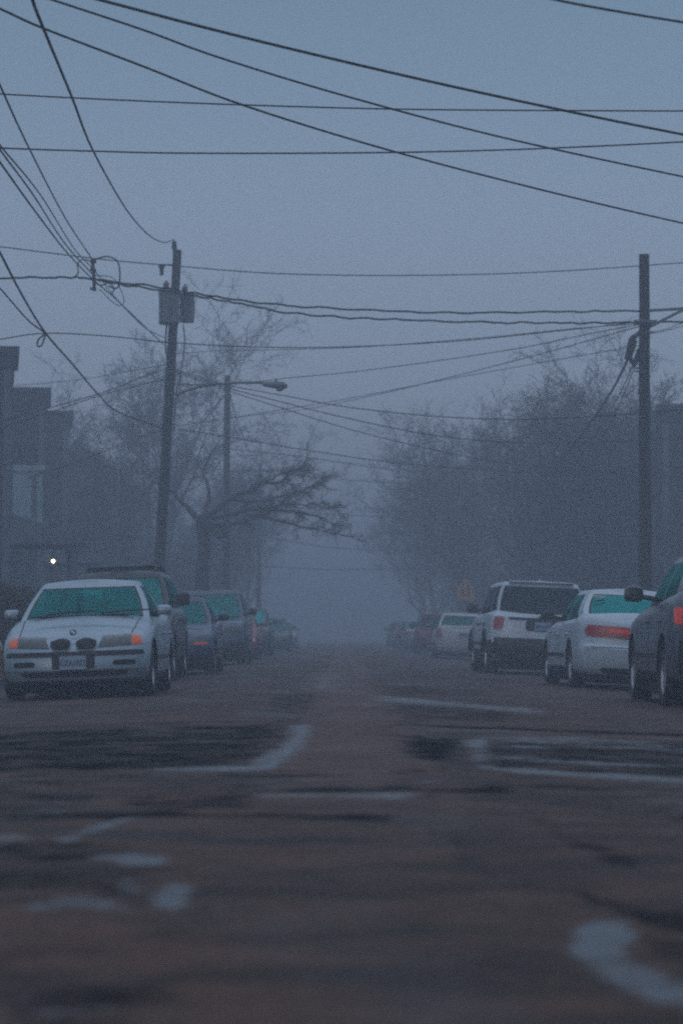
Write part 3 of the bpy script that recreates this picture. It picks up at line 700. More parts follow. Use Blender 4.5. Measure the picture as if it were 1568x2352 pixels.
# right-hand pole with the cable clump
RD = 53.0
b_, t_ = at(1482, 1546, RD), at(1479, 584, RD)
root = empty('utility_pole', b_); P0 = root.location.copy()
tag(root, 'upright brown utility pole with a clump of cables, behind the white sedan', 'utility pole')
pole_shaft(b_, t_, 0.15, 0.112, WOODPOLE2, root)
mb = MB(); R = random.Random(9)
for i in range(11):
    a, b2_, k = R.uniform(0, 1), R.uniform(0, 1), R.uniform(-.18, .18)
    P = [at(1474, 752 + 14 * a, RD - .2), at(1455 - 8 * a, 775 + 12 * b2_, RD - .3 + k), at(1441 + 8 * b2_, 806 + 10 * a, RD - .3 + k), at(1450 + 12 * a, 832 + 10 * b2_, RD - .25 + k), at(1466 + 4 * b2_, 800 + 20 * b2_, RD - .2), at(1476, 842 + 16 * a, RD - .15)]
    mb.tube([Vector(c) - P0 for c in catmull(P, 20)], .028, 6)
mb.build('cable_clump', WIRE, root, 50)
mb = MB()
mb.lathe([(0, -.25), (.075, -.23), (.085, 0), (.075, .23), (0, .25)], Matrix.Translation(at(1448, 803, RD - .3) - P0) @ Matrix.Rotation(.35, 4, 'Y'), 12); mb.build('splice_case', TRIM, root, 50)
for (u0, v0, u1, v1, dd) in ((1488, 713, 1640, 704, .1), (1488, 752, 1590, 700, .12)):
    mb = MB(); mb.tube([at(u0, v0, RD - dd) - P0, at(u1, v1, RD - dd) - P0], .035, 6); mb.build('support_arm', GALV, root)
mb = MB(); 
for (u, v) in ((1460, 765), (1500, 762), (1445, 845), (1452, 852)): mb.tube([at(1479, v, RD - .2) - P0, at(u, v, RD - .25) - P0], .018, 5)
mb.box(tuple(at(1482, 740, RD - .15) - P0), (.5, .1, .1)); mb.build('bracket', GALV, root)

def far_pole(u0, u1, vt, d, r, label, arm=None):
    b_, t_ = at(u0, HOR + (CAMH + .15) * F / d, d), at(u1, vt, d)
    root = empty('utility_pole', b_); tag(root, label, 'utility pole'); pole_shaft(b_, t_, r * 1.3, r, WOODPOLE, root)
    if arm:
        mb = MB(); c = t_ - b_; c.z -= arm; mb.box(tuple(c), (2.3, .12, .12)); mb.build('crossarm', WOODPOLE, root)
        for x in (-1, -.55, .55, 1):
            mb = MB(); mb.lathe([(0, 0), (.03, 0), (.03, .08), (.07, .1), (.07, .16), (.03, .2), (0, .2)], Matrix.Translation(c + Vector((x, 0, .06))), 8); mb.build('insulator', TRIM, root)
far_pole(518, 522, 862, 96, .12, 'second utility pole, rising behind the street lamp arm')
far_pole(592, 597, 1062, 142, .12, 'farthest utility pole, with a crossarm, above the distant parked cars', .5)

# school sign and hydrant
sp_ = at(1068, 1353, 110.0)
root = empty('traffic_sign', (sp_.x, sp_.y, -.05)); tag(root, 'yellow pentagonal school crossing sign in front of the right-hand trees', 'sign')
mb = MB(); mb.box((0, .04, 1.7), (.07, .05, 3.5)); mb.build('post', GALV, root)
mb = MB(); a = .40; zc = sp_.z + .02
pp = [(-a, -.48), (a, -.48), (a, .12), (0, .52), (-a, .12)]
for y in (-.005, .005): pass
mb.add([(x, -.004, zc + z) for x, z in pp] + [(x, .004, zc + z) for x, z in pp], [(4, 3, 2, 1, 0)[::-1], (5, 6, 7, 8, 9)[::-1]] + [(i, i + 5, (i + 1) % 5 + 5, (i + 1) % 5) for i in range(5)])
pn = mb.build('sign_panel', mat('sign_yellow', (.70, .33, .05), .5, noise=.1), root)
mb = MB()
for sx in (-.13, .15):      # two walking figures
    mb.lathe([(0, 0), (.045, 0), (.045, .004), (0, .004)], Matrix.Translation((sx, -.006, zc + .20)) @ Matrix.Rotation(pi / 2, 4, 'X'), 12)
    for (x0, z0_, x1, z1, t_) in ((sx, .14, sx, -.08, .045), (sx, -.06, sx - .08, -.32, .022), (sx, -.06, sx + .08, -.32, .022), (sx, .1, sx - .1, -.02, .016), (sx, .1, sx + .1, .0, .016)):
        an = math.atan2(z1 - z0_, x1 - x0); mb.add([(x0 - sin(an) * t_, -.009, zc + z0_ + cos(an) * t_), (x0 + sin(an) * t_, -.009, zc + z0_ - cos(an) * t_), (x1 + sin(an) * t_, -.009, zc + z1 - cos(an) * t_), (x1 - sin(an) * t_, -.009, zc + z1 + cos(an) * t_)], [(0, 1, 2, 3)])
mb.build('symbol', TRIM, pn)

HY = mat('hydrant_yellow', (.50, .24, .05), .6, noise=.3, nscale=8); HC = mat('hydrant_cap', (.42, .36, .34), .6, noise=.3, nscale=8)
root = empty('fire_hydrant', (-5.93, 41.6, -0.02)); tag(root, 'stubby ochre fire hydrant with a pale bonnet beside the silver sedan', 'fire hydrant')
mb = MB(); mb.lathe([(0, 0), (.16, 0), (.16, .04), (.10, .05), (.10, .42), (.14, .43), (.14, .47), (.11, .48)], Matrix.Identity(4), 20)
for a in (0, pi / 2, pi): mb.lathe([(0, .08), (.05, .08), (.05, .16), (.07, .16), (.07, .20), (.02, .21), (0, .24)], Matrix.Translation((0, 0, .33)) @ Matrix.Rotation(a - pi / 2, 4, 'Z') @ Matrix.Rotation(pi / 2, 4, 'Y'), 12)
mb.build('barrel', HY, root, 40)
mb = MB(); mb.lathe([(.12, .47), (.12, .52), (.10, .58), (.05, .63), (.03, .64), (.03, .69), (0, .69)], Matrix.Identity(4), 20); mb.build('bonnet', HC, root, 40)

# ================================================================== WIRES
GW = 'overhead wires strung across and along the street'
def wire(label, px, P, n=48, wob=0.0, extra=None, mat_=WIRE):
    R = random.Random(len(label)); dm = np.mean([p[2] for p in P]); r = px * (1.08 if px > 3 else .88) / 2 / (F / dm)
    pts = [Vector(c) for c in catmull([at(*p) for p in P], n)]
    if wob: pts = [p + Vector((0, 0, wob * sin(i * 1.3 + 2.2 * sin(i * .23)) + R.gauss(0, wob * .5))) for i, p in enumerate(pts)]
    o = pts[0].copy(); mb = MB(); mb.tube([p - o for p in pts], r, 6)
    for E in (extra or []): mb.tube([Vector(c) - o for c in catmull([at(*p) for p in E], 24)], r * .8, 5)
    ob = mb.build('overhead_wire', mat_); ob.location = o
    tag(ob, label, 'wire', GW); return ob
wire('thickest overhead cable, sweeping from the top edge down to the right', 6.2, [(60, -46, 19), (235, 0, 19.5), (470, 62, 20.3), (700, 119, 21), (1000, 189, 22), (1300, 254, 23), (1568, 308, 24), (1750, 340, 24.6)])
wire('short stretch of cable across the top right corner', 5.6, [(1150, -34, 17), (1275, -2, 17.5), (1400, 22, 18), (1568, 50, 18.6), (1750, 78, 19)])
wire('cable below the thickest one, ending right of it', 4.6, [(-60, -62, 20), (125, 0, 21), (330, 68, 22), (500, 130, 23), (784, 217, 24), (1150, 314, 25.5), (1568, 405, 27), (1750, 440, 28)])
wire('long cable crossing from the upper left corner to mid right', 4.6, [(-160, -50, 20), (0, 19, 21), (100, 64, 21.6), (330, 152, 23), (565, 243, 24), (900, 346, 26), (1250, 437, 28), (1568, 512, 30), (1750, 548, 31)])
wire('nearly level thin cable high across the street', 3.6, [(-150, 205, 34), (0, 215, 34), (300, 230, 34), (650, 243, 34), (1000, 251, 34.5), (1568, 254, 35), (1750, 252, 35)])
wire('level cable under the highest level one, rising to the right', 3.8, [(-120, 333, 36), (20, 340, 36), (200, 346, 36), (430, 351, 36), (850, 350, 36), (1200, 342, 36.5), (1568, 325, 37), (1750, 312, 37)])
wire('curved cable dropping steeply onto the top of the leaning pole', 4.2, [(60, -60, 17), (75, 0, 19), (100, 65, 21), (165, 222, 27), (215, 348, 33), (290, 480, 44), (340, 538, 55), (375, 556, 62), (398, 550, 64.9)])
wire('straight steep cable from the left edge to the cable junction', 3.9, [(-60, 60, 22), (0, 195, 26), (67, 340, 32), (150, 500, 41), (215, 600, 51)])
wire('leftmost of the three steep cables running beside each other', 3.2, [(-60, 290, 25), (0, 372, 28), (70, 470, 34), (150, 575, 44), (212, 640, 51), (270, 690, 56), (345, 762, 62), (375, 790, 64.8)])
wire('middle of the three steep cables running beside each other', 3.6, [(-60, 250, 25), (0, 343, 28), (75, 445, 34), (150, 560, 44), (215, 632, 51)], extra=[[(215, 632, 51), (262, 640, 53), (285, 690, 56), (268, 700, 56), (228, 664, 52)]])
wire('rightmost of the three steep cables running beside each other', 3.0, [(-60, 262, 26), (10, 345, 28), (95, 450, 36), (170, 570, 46), (218, 622, 51), (262, 680, 55), (330, 750, 62), (376, 775, 64.8)])
wire('thin cable passing just behind the top of the leaning pole', 3.0, [(-120, 553, 51), (0, 566, 51), (215, 593, 51.5), (365, 607, 52), (640, 628, 53), (950, 632, 54), (1250, 624, 55), (1568, 603, 56), (1750, 590, 57)], mat_=WIRE)
wire('wavy upper of the paired thick cables ending at the right-hand pole', 4.6, [(-120, 636, 51), (0, 638, 51), (165, 637, 51), (215, 641, 51), (370, 660, 51.3), (540, 688, 51.6), (700, 704, 52), (1000, 717, 52.4), (1250, 716, 52.7), (1474, 713, 52.8)], 110, .012)
wire('wavy lower of the paired thick cables ending at the right-hand pole', 4.4, [(225, 645, 51.1), (380, 668, 51.3), (540, 695, 51.6), (700, 722, 52), (1000, 737, 52.4), (1250, 741, 52.7), (1474, 740, 52.8), (1750, 736, 53)], 110, .012)
wire('slack loop of cable round the cable junction', 3.6, [(212, 600, 51), (228, 592, 51), (248, 589, 51), (268, 598, 51), (275, 620, 51), (274, 650, 51), (266, 662, 51), (248, 656, 51)], extra=[[(212, 600, 51), (190, 596, 51), (178, 606, 51), (180, 625, 51), (170, 636, 51)], [(214, 642, 51), (230, 655, 51.3), (250, 650, 51.2), (262, 662, 51.4), (255, 676, 51.4)]])
mb = MB(); o = at(213, 592, 51); mb.tube([at(212, 594, 51) - o, at(215, 630, 51) - o, at(217, 668, 51) - o], .035, 8)
for v in (600, 618, 640, 662): mb.tube([at(207, v, 51) - o, at(221, v + 2, 51) - o], .03, 6)
ob = mb.build('cable_spacer', TRIM); ob.location = o; tag(ob, 'dark upright spacer at the junction where the steep and level cables meet', 'cable spacer')
wire('dark cable sloping from the left edge past its own small loop', 4.2, [(-60, 470, 30), (0, 580, 33), (50, 676, 37), (105, 765, 42), (170, 840, 48), (225, 905, 55), (270, 945, 60), (375, 985, 64.8)], extra=[[(105, 765, 42), (88, 780, 42), (86, 794, 42), (96, 792, 42), (105, 766, 42)]])
wire('blurred short cable running down to the looped one', 3.6, [(-40, 625, 38), (0, 662, 39), (40, 708, 40), (70, 740, 41), (105, 765, 42)])
wire('thin pale cable from the left edge through the small loop', 2.8, [(-120, 795, 41), (0, 779, 41.5), (105, 765, 42), (250, 772, 45), (400, 787, 48), (600, 797, 50), (800, 796, 51), (1050, 783, 52), (1300, 758, 52.5), (1474, 738, 52.8)])
wire('thin cable just below, from the leaning pole to the brackets', 2.0, [(398, 812, 64.8), (520, 805, 62), (800, 798, 58), (1100, 776, 55), (1300, 756, 53.5), (1474, 742, 52.9)])
wire('thin cable rising from the lamp head towards the right-hand pole', 2.2, [(400, 885, 64.8), (560, 879, 63), (660, 868, 61), (800, 855, 59), (1000, 829, 57), (1200, 798, 55), (1360, 765, 53.8), (1474, 744, 52.9)])
wire('faint cable rising from the second pole to the cable clump', 2.0, [(522, 960, 95), (700, 940, 80), (870, 905, 70), (1050, 862, 62), (1250, 810, 57), (1400, 768, 54), (1474, 748, 53)])
wire('fainter cable just under the one rising to the cable clump', 1.8, [(398, 980, 64.8), (560, 955, 64), (800, 915, 62), (1000, 876, 60), (1200, 840, 58), (1474, 792, 53.2)])
wire('upper of three sagging wires fanning out from the second pole', 2.8, [(404, 848, 64.8), (460, 866, 64.5), (520, 884, 64), (650, 908, 62), (800, 935, 60), (1000, 956, 58.5), (1200, 963, 57.5), (1400, 954, 57), (1568, 940, 57), (1750, 920, 57)])
wire('middle of three sagging wires fanning out from the second pole', 2.8, [(404, 852, 64.8), (520, 890, 63), (650, 924, 62), (800, 961, 61), (1000, 1000, 60), (1200, 1017, 59.5), (1400, 1014, 59), (1568, 1004, 59), (1750, 990, 59)])
wire('lowest of three sagging wires fanning out from the second pole', 2.4, [(404, 856, 64.8), (520, 896, 64), (650, 938, 64), (800, 985, 64), (960, 1025, 65), (1150, 1062, 67), (1350, 1080, 69), (1568, 1085, 72), (1750, 1085, 74)])
wire('sagging wire leaving the leaning pole below the lamp arm', 2.4, [(383, 982, 64.8), (520, 1003, 66), (700, 1033, 68), (900, 1062, 70), (1100, 1078, 72), (1350, 1090, 74), (1568, 1096, 76), (1750, 1098, 78)])
wire('wire from the left edge up to the leaning pole at lamp height', 3.0, [(-120, 990, 54), (0, 968, 56), (100, 940, 58), (240, 900, 61), (330, 864, 63.5), (398, 840, 64.8)])
wire('fainter wire just under the one reaching the lamp height', 2.6, [(-120, 1010, 54), (0, 982, 56), (120, 945, 58), (240, 905, 61), (340, 880, 63.5), (400, 868, 64.8)])
wire('very thin wire above the roofs at the far left', 1.8, [(-120, 900, 70), (40, 885, 69), (180, 872, 68), (300, 852, 66), (400, 834, 64.8)])
wire('wire rising from the trees to the middle of the leaning pole', 2.2, [(60, 1100, 56), (180, 1060, 58), (280, 1020, 61), (374, 986, 64.8)])
wire('thick stay cable slanting from the clump down into the trees', 4.2, [(1442, 822, 52.7), (1432, 845, 54), (1400, 905, 58), (1340, 992, 66), (1260, 1088, 78), (1180, 1176, 92), (1150, 1205, 98)])
wire('inner thin stay below the cable clump', 2.4, [(1452, 840, 52.8), (1425, 900, 57), (1375, 985, 66), (1330, 1050, 76), (1240, 1160, 92)])
wire('outer thin stay below the cable clump', 2.0, [(1458, 840, 52.8), (1432, 905, 57), (1392, 990, 66), (1320, 1100, 82)])
wire('upper short wire leaving the right-hand pole to the right edge', 2.0, [(1484, 766, 52.8), (1530, 755, 52.5), (1568, 741, 52.3), (1700, 700, 52)])
wire('lower short wire leaving the right-hand pole to the right edge', 2.0, [(1484, 768, 52.8), (1530, 759, 52.5), (1568, 748, 52.3), (1700, 712, 52)])
FW = 'faint far wire between the distant poles'
for i, P in enumerate(([(520, 1030, 96), (700, 1050, 100), (900, 1078, 106), (1100, 1090, 110), (1300, 1095, 114)], [(596, 1076, 142), (720, 1096, 130), (900, 1108, 124), (1100, 1112, 120), (1250, 1110, 118)],
                       [(596, 1166, 142), (760, 1180, 134), (1000, 1192, 128), (1300, 1198, 122)], [(596, 1232, 142), (760, 1258, 140), (900, 1264, 138), (1040, 1262, 136)], [(596, 1300, 142), (760, 1308, 140), (1000, 1306, 136)],
                       [(523, 880, 96), (540, 950, 108), (565, 1020, 124), (596, 1075, 142)])):
    wire(FW, 2.4, P, 30)
#PART3
# ================================================================== VEHICLES
def sbox(mb, c, d, p=0.45, n=12, m=8, M=None, mi=0):
    """rounded box (superellipsoid)"""
    f = lambda x: math.copysign(abs(x) ** p, x)
    vs = []; fs = []
    for i in range(m + 1):
        a = -pi / 2 + pi * i / m
        for k in range(n):
            q = 2 * pi * (k + .5) / n
            v = Vector((f(cos(a)) * f(cos(q)) * d[0] / 2, f(cos(a)) * f(sin(q)) * d[1] / 2, f(sin(a)) * d[2] / 2))
            if M: v = M @ v
            vs.append(tuple(v + Vector(c)))
    for i in range(m):
        for k in range(n):
            fs.append((i * n + k, i * n + (k + 1) % n, (i + 1) * n + (k + 1) % n, (i + 1) * n + k))
    mb.add(vs, fs, mi)

def lerp(a, b, t): return a + (b - a) * t
def prof(P, x):
    if x <= P[0][0]: return P[0][1]
    for (a, b), (c, d) in zip(P, P[1:]):
        if x <= c:
            t = (x - a) / (c - a); t = t * t * (3 - 2 * t) * .5 + t * .5
            return b + (d - b) * t
    return P[-1][1]

_deps = None
def mesh_text(body, size, name, m, parent, loc, rot, ext=.002, sx=1.0):
    c = bpy.data.curves.new(name, 'FONT'); c.body = body; c.size = size; c.extrude = ext; c.align_x = 'CENTER'; c.align_y = 'CENTER'; c.resolution_u = 3
    o = bpy.data.objects.new(name, c); COL.objects.link(o); bpy.context.view_layer.update()
    me = bpy.data.meshes.new_from_object(o.evaluated_get(bpy.context.evaluated_depsgraph_get()))
    bpy.data.objects.remove(o); me.materials.clear(); me.materials.append(m)
    o = bpy.data.objects.new(name, me); COL.objects.link(o); o.parent = parent; o.location = loc; o.rotation_euler = rot; o.scale = (sx, 1, 1)
    return o

WHEELS = {}
def wheel(root, x, y, R_, wd, side, nsp, rim=RIM, rr=.68):
    key = (round(R_, 3), wd, side, nsp, rim.name)
    if key in WHEELS:
        t = WHEELS[key]; o = copy_tree(t, root); o.location = (x, y, R_); return o
    M = Matrix.Rotation(side * pi / 2, 4, 'Y'); h = wd / 2
    mb = MB(); ri = R_ * rr
    mb.lathe([(ri, -h * .8), (ri + .02, -h * .95), (R_ * .93, -h), (R_ * .985, -h * .8), (R_, -h * .4), (R_ * 1.0, h * .4), (R_ * .985, h * .8), (R_ * .93, h), (ri + .02, h * .95), (ri, h * .8), (ri * .98, h * .2), (ri * .98, -h * .5), (ri, -h * .8)], M, 36)
    w_ = mb.build('wheel', BLACK, root, 50); w_.location = (x, y, R_)
    mb = MB()
    mb.lathe([(ri, h * .8), (ri * 1.02, h * .86), (ri * .95, h * .84), (ri * .9, h * .3), (ri * .88, -h * .6)], M, 32)
    mb.lathe([(0, h * .62), (.03, h * .62), (.055, h * .5), (.06, h * .1), (ri * .9, -h * .05)], M, 24)
    for i in range(nsp):
        a = 2 * pi * i / nsp; d = Vector((0, cos(a), sin(a))); tn = Vector((0, -sin(a), cos(a))); ax = Vector((side, 0, 0))
        w0, w1 = .035, .028 * (10 / nsp) ** .5
        p0, p1 = d * .03, d * ri * .96
        vs = []
        for (p, w2, z) in ((p0, w0, h * .55), (p1, w1, h * .72)):
            vs += [p + tn * w2 + ax * z, p - tn * w2 + ax * z, p - tn * w2 * 1.3 + ax * (z - .05), p + tn * w2 * 1.3 + ax * (z - .05)]
        mb.add(vs, [(0, 1, 5, 4), (1, 2, 6, 5), (2, 3, 7, 6), (3, 0, 4, 7)])
    mb.build('rim', rim, w_, 40)
    mb = MB(); mb.lathe([(.055, h * .12), (ri * .72, h * .12), (ri * .72, h * .02)], M, 24); mb.build('brake_disc', GALV, w_, 40)
    WHEELS[key] = w_
    return w_

def car(name, label, cat, S, x, y_end, rz, front_to_camera, group='vehicles parked along the kerb', yaw=0.0, detail=2):
    L, W, zb = S['L'], S['W'], S['zb']; zt = S['zt']; hl, hw = L / 2, W / 2
    yc = y_end + hl
    root = empty(name, (x, yc, road_z(x))); 
    slope = -0.011 * x
    rzz = (0.0 if front_to_camera else pi) + radians(yaw)
    root.rotation_euler = (0, -slope * cos(rzz), rzz)
    tag(root, label, cat, group)
    P = S['paint']; bf, br_ = S.get('bf', .30), S.get('br', .22)
    nh = 46
    cp = [(0, -hl), (.35 * hw, -hl + .10 * bf), (.70 * hw, -hl + .45 * bf), (.90 * hw, -hl + .95 * bf), (.975 * hw, -hl + bf + .22), (hw, -hl + bf + .65), (hw, 0), (hw, hl - br_ - .65), (.975 * hw, hl - br_ - .2), (.90 * hw, hl - .85 * br_), (.68 * hw, hl - .38 * br_), (.35 * hw, hl - .08 * br_), (0, hl)]
    pl = catmull(cp, nh)
    for q in (pl[0], pl[-1]): q[0] = 0.0
    LV = S.get('layers', [(0, .09, .10, .08), (.05, .04, .05, .04), (.14, .015, .01, .01), (.30, .005, -.005, 0), (.48, 0, 0, 0), (.58, 0, .01, .0), (.70, .005, .03, .01), (.80, .015, .05, .03), (.88, .035, .08, .05), (.94, .065, .11, .08), (.98, .10, .15, .11), (1, .14, .20, .14)])
    ztop = lambda yy: prof(zt, yy + hl)
    mb = MB(); K = len(LV); n2 = 2 * nh
    def ring(lv):
        v, ix, ify, iry = lv; pts = []
        for (px, py) in pl:
            X_ = px * (1 - ix / hw); Y_ = py * (1 - (ify if py < 0 else iry) / hl)
            z = zb + (ztop(py) - zb) * v
            pts.append((X_, Y_, z))
        return pts
    rings = [ring(l) for l in LV]
    full = lambda r: r + [(-a, b, c) for a, b, c in r[-2:0:-1]]
    vs = [p for r in rings for p in full(r)]
    fs = [(k * n2 + i, k * n2 + (i + 1) % n2, (k + 1) * n2 + (i + 1) % n2, (k + 1) * n2 + i) for k in range(K - 1) for i in range(n2)]
    mb.add(vs, fs)
    # crowned top and flat bottom between mirrored points
    for (k, crown, flip) in ((K - 1, S.get('crown', .05), False), (0, 0.0, True)):
        r = rings[k]; m_ = 10; o = len(mb.v); base_ = k * n2
        idx_ = {}
        for i in range(1, nh):
            for j in range(m_ + 1):
                if j == 0: idx_[i, j] = base_ + (n2 - i) % n2
                elif j == m_: idx_[i, j] = base_ + i
                else:
                    t = -cos(pi * j / m_); xx = r[i][0] * t
                    cc = crown * min(1, r[i][0] / (hw * .6)) * (1 - t * t)
                    mb.v.append((xx, r[i][1], r[i][2] + cc)); idx_[i, j] = len(mb.v) - 1
        for i in range(1, nh - 1):
            for j in range(m_):
                f = (idx_[i, j], idx_[i, j + 1], idx_[i + 1, j + 1], idx_[i + 1, j])
                mb.f.append(f if not flip else f[::-1]); mb.m.append(0)
        for i, e_ in ((1, base_ + 0), (nh - 1, base_ + nh)):
            for j in range(m_):
                f = (idx_[i, j], idx_[i, j + 1], e_)
                mb.f.append(f if (not flip) ^ (i == 1) else f[::-1]); mb.m.append(0)
    mb.f = [f for f in mb.f]
    body = mb.build('body', [P, TRIM], root)
    bm = bmesh.new(); bm.from_mesh(body.data); bmesh.ops.recalc_face_normals(bm, faces=bm.faces); bm.to_mesh(body.data); bm.free()
    # wheel arches
    R_, wd = S['R'], S.get('tw', .21); axl = [a - hl for a in S['axle']]; xw = hw - wd / 2 - .025
    cut = MB()
    for a in axl:
        for s in (-1, 1):
            cut.lathe([(0, -.20), (R_ + .055, -.20), (R_ + .055, .20), (0, .20)], Matrix.Translation((s * (hw - .10), a, R_ + .01)) @ Matrix.Rotation(pi / 2, 4, 'Y'), 32)
    co = cut.build('cutter', TRIM)
    bm = bmesh.new(); bm.from_mesh(co.data); bmesh.ops.remove_doubles(bm, verts=bm.verts, dist=1e-5); bmesh.ops.recalc_face_normals(bm, faces=bm.faces); bm.to_mesh(co.data); bm.free()
    body.parent = None; md = body.modifiers.new('cut', 'BOOLEAN'); md.object = co; md.operation = 'DIFFERENCE'; md.solver = 'EXACT'
    try: md.material_mode = 'TRANSFER'
    except Exception: pass
    bpy.context.view_layer.update()
    nm = bpy.data.meshes.new_from_object(body.evaluated_get(bpy.context.evaluated_depsgraph_get()))
    body.modifiers.clear(); bpy.data.objects.remove(co)
    # ---- greenhouse
    g_ = S['gh']; yfb, yfr, yrr, yrb, wb, wr, zr = [g_[k] for k in ('yfb', 'yfr', 'yrr', 'yrb', 'wb', 'wr', 'zr')]
    yfb, yfr, yrr, yrb = [q - hl for q in (yfb, yfr, yrr, yrb)]
    bw, bw2 = g_.get('bow', .16), g_.get('bowr', .12); ap, dp = g_.get('ap', .07), g_.get('dp', .16)
    zbelt = lambda yy: ztop(yy) - .03
    st = []   # (belt xy, roof xy, kind of the interval that follows, subdivisions)
    def front(t):   # t 0..1 across half windscreen
        return ((wb - .05) * t, yfb + bw * t * t), ((wr - .03) * t, yfr + bw * .6 * t * t)
    def rear(t):
        return ((wb - .05) * t, yrb - bw2 * t * t), ((wr - .04) * t, yrr - bw2 * .6 * t * t)
    A0b, A0r = (wb, yfb + bw + ap), (wr, yfr + bw * .6 + ap)
    D0b, D0r = (wb * .985, yrb - bw2 - dp * g_.get('dpb', 1.6)), (wr * .985, yrr - bw2 * .6 - dp)
    side = lambda t: ((lerp(A0b[0], D0b[0], t) + .015 * sin(pi * t), lerp(A0b[1], D0b[1], t)), (lerp(A0r[0], D0r[0], t) + .02 * sin(pi * t), lerp(A0r[1], D0r[1], t)))
    fe = .93
    for t in (0, .25, .5, .75): st.append((*front(t * fe), 'W'))
    st.append((*front(fe), 'k')); st.append((*front(fe + .035), 'b')); st.append(((wb - .012, yfb + bw + .03), (wr - .008, yfr + bw * .6 + .03), 'b'))
    for (t0, t1, kd) in g_['side']:
        if kd == 'b': st.append((*side(t0), 'b'))
        else:
            dl = (t1 - t0); e_ = min(.012, dl * .1)
            st.append((*side(t0), 'k'))
            for q in (0, .25, .5, .75): st.append((*side(t0 + e_ + (dl - 2 * e_) * q), kd))
            st.append((*side(t1 - e_), 'k'))
    st.append((*side(1.0), 'b')); st.append(((wb - .02, yrb - bw2 - .04), (wr - .02, yrr - bw2 * .6 - .04), 'b'))
    re_ = g_.get('re', .92)
    st.append((*rear(re_ + .04), 'k'))
    for t in (1, .75, .5, .25): st.append((*rear(t * re_), 'R'))
    st.append((*rear(0), None))
    VL = [0, .05, .09, .3, .5, .7, .87, .91, 1.0]
    if 'vl' in g_: VL = g_['vl']
    def P3(s_, v):
        (bx, by), (rx, ry), _ = s_
        z0 = zbelt(by); k = .030 * sin(pi * min(1, v)) * (bx / wb)
        rise = zr - .035
        ez = v ** 1.0
        return (lerp(bx, rx, v) + k, lerp(by, ry, v + .06 * sin(pi * v)), lerp(z0, rise, ez))
    B = MB(); glass = {}
    NS = len(st)
    for sgn in (1, -1):
        run = 0; prev = None
        for i in range(NS - 1):
            kd = st[i][2]
            if kd != prev: run += 1; prev = kd
            for j in range(len(VL) - 1):
                q = [P3(st[i], VL[j]), P3(st[i + 1], VL[j]), P3(st[i + 1], VL[j + 1]), P3(st[i], VL[j + 1])]
                q = [(a * sgn, b, c) for a, b, c in q]
                if sgn < 0: q = q[::-1]
                isg = kd in ('W', 'S', 'R', 'G') and 2 <= j <= 5
                isk = (kd in ('W', 'S', 'R', 'G') and j in (1, 6)) or (kd == 'k' and 1 <= j <= 6)
                if isg:
                    key = kd if kd in 'WR' else (kd, run, sgn)
                    gm = glass.setdefault(key, MB()); gm.add(q, [(0, 1, 2, 3)])
                else: B.add(q, [(0, 1, 2, 3)], 1 if isk else 0)
    # roof
    nr = NS; rp_ = [P3(s_, 1.0) for s_ in st]
    in1 = [(a * .96, b + (.03 if i < NS * .3 else (-.03 if i > NS * .7 else 0)), zr - .008) for i, (a, b, c) in enumerate(rp_)]
    for sgn in (1, -1):
        for i in range(NS - 1):
            q = [rp_[i], rp_[i + 1], in1[i + 1], in1[i]]; q = [(a * sgn, b, c) for a, b, c in q]; B.add(q if sgn > 0 else q[::-1], [(0, 1, 2, 3)])
        m_ = 5
        for i in range(NS - 1):
            for j in range(m_):
                f = lambda P_, t: (P_[0] * t * sgn, P_[1], P_[2] + .035 * (1 - t * t) * min(1, P_[0] / .3))
                q = [f(in1[i], 1 - j / m_), f(in1[i + 1], 1 - j / m_), f(in1[i + 1], 1 - (j + 1) / m_), f(in1[i], 1 - (j + 1) / m_)]
                B.add(q if sgn > 0 else q[::-1], [(0, 1, 2, 3)])
    # merge greenhouse into body mesh
    bm = bmesh.new(); bm.from_mesh(nm)
    t_ = bpy.data.meshes.new('t'); t_.from_pydata(B.v, [], B.f); t_.update(); t_.polygons.foreach_set('material_index', B.m)
    bg = bmesh.new(); bg.from_mesh(t_); bmesh.ops.remove_doubles(bg, verts=bg.verts, dist=.0008); bg.to_mesh(t_); bg.free()
    bm.from_mesh(t_); bm.to_mesh(nm); 
    bvh = BVHTree.FromBMesh(bm); bm.free()
    nm.polygons.foreach_set('use_smooth', [True] * len(nm.polygons)); nm.set_sharp_from_angle(angle=radians(33))
    body.data = nm; nm.name = 'body'; body.parent = root
    GM = {'W': S.get('gW', TEAL), 'R': S.get('gR', TEAL)}
    for key, gm in glass.items():
        nmg = {'W': 'windshield', 'R': 'rear_window'}.get(key, 'side_window')
        ob_ = gm.build(nmg, GM.get(key, S.get('gS', TEALSIDE)), root)
        bmm = bmesh.new(); bmm.from_mesh(ob_.data); bmesh.ops.remove_doubles(bmm, verts=bmm.verts, dist=.0008); bmesh.ops.recalc_face_normals(bmm, faces=bmm.faces); bmm.to_mesh(ob_.data); bmm.free()
        ob_.data.polygons.foreach_set('use_smooth', [True] * len(ob_.data.polygons))
    # ---- interior
    zi = min(zbelt(yfb + .3), zbelt(yrb - .3)) + .05
    mb = MB(); mb.box((0, (yfb + yrb) / 2 + .15, zi - .02), (wb * 1.7, (yrb - yfb) * .72, .05)); mb.build('cabin_cover', SEAT, root)  # added dark slab at belt height, hides the body-coloured deck to darken the cabin
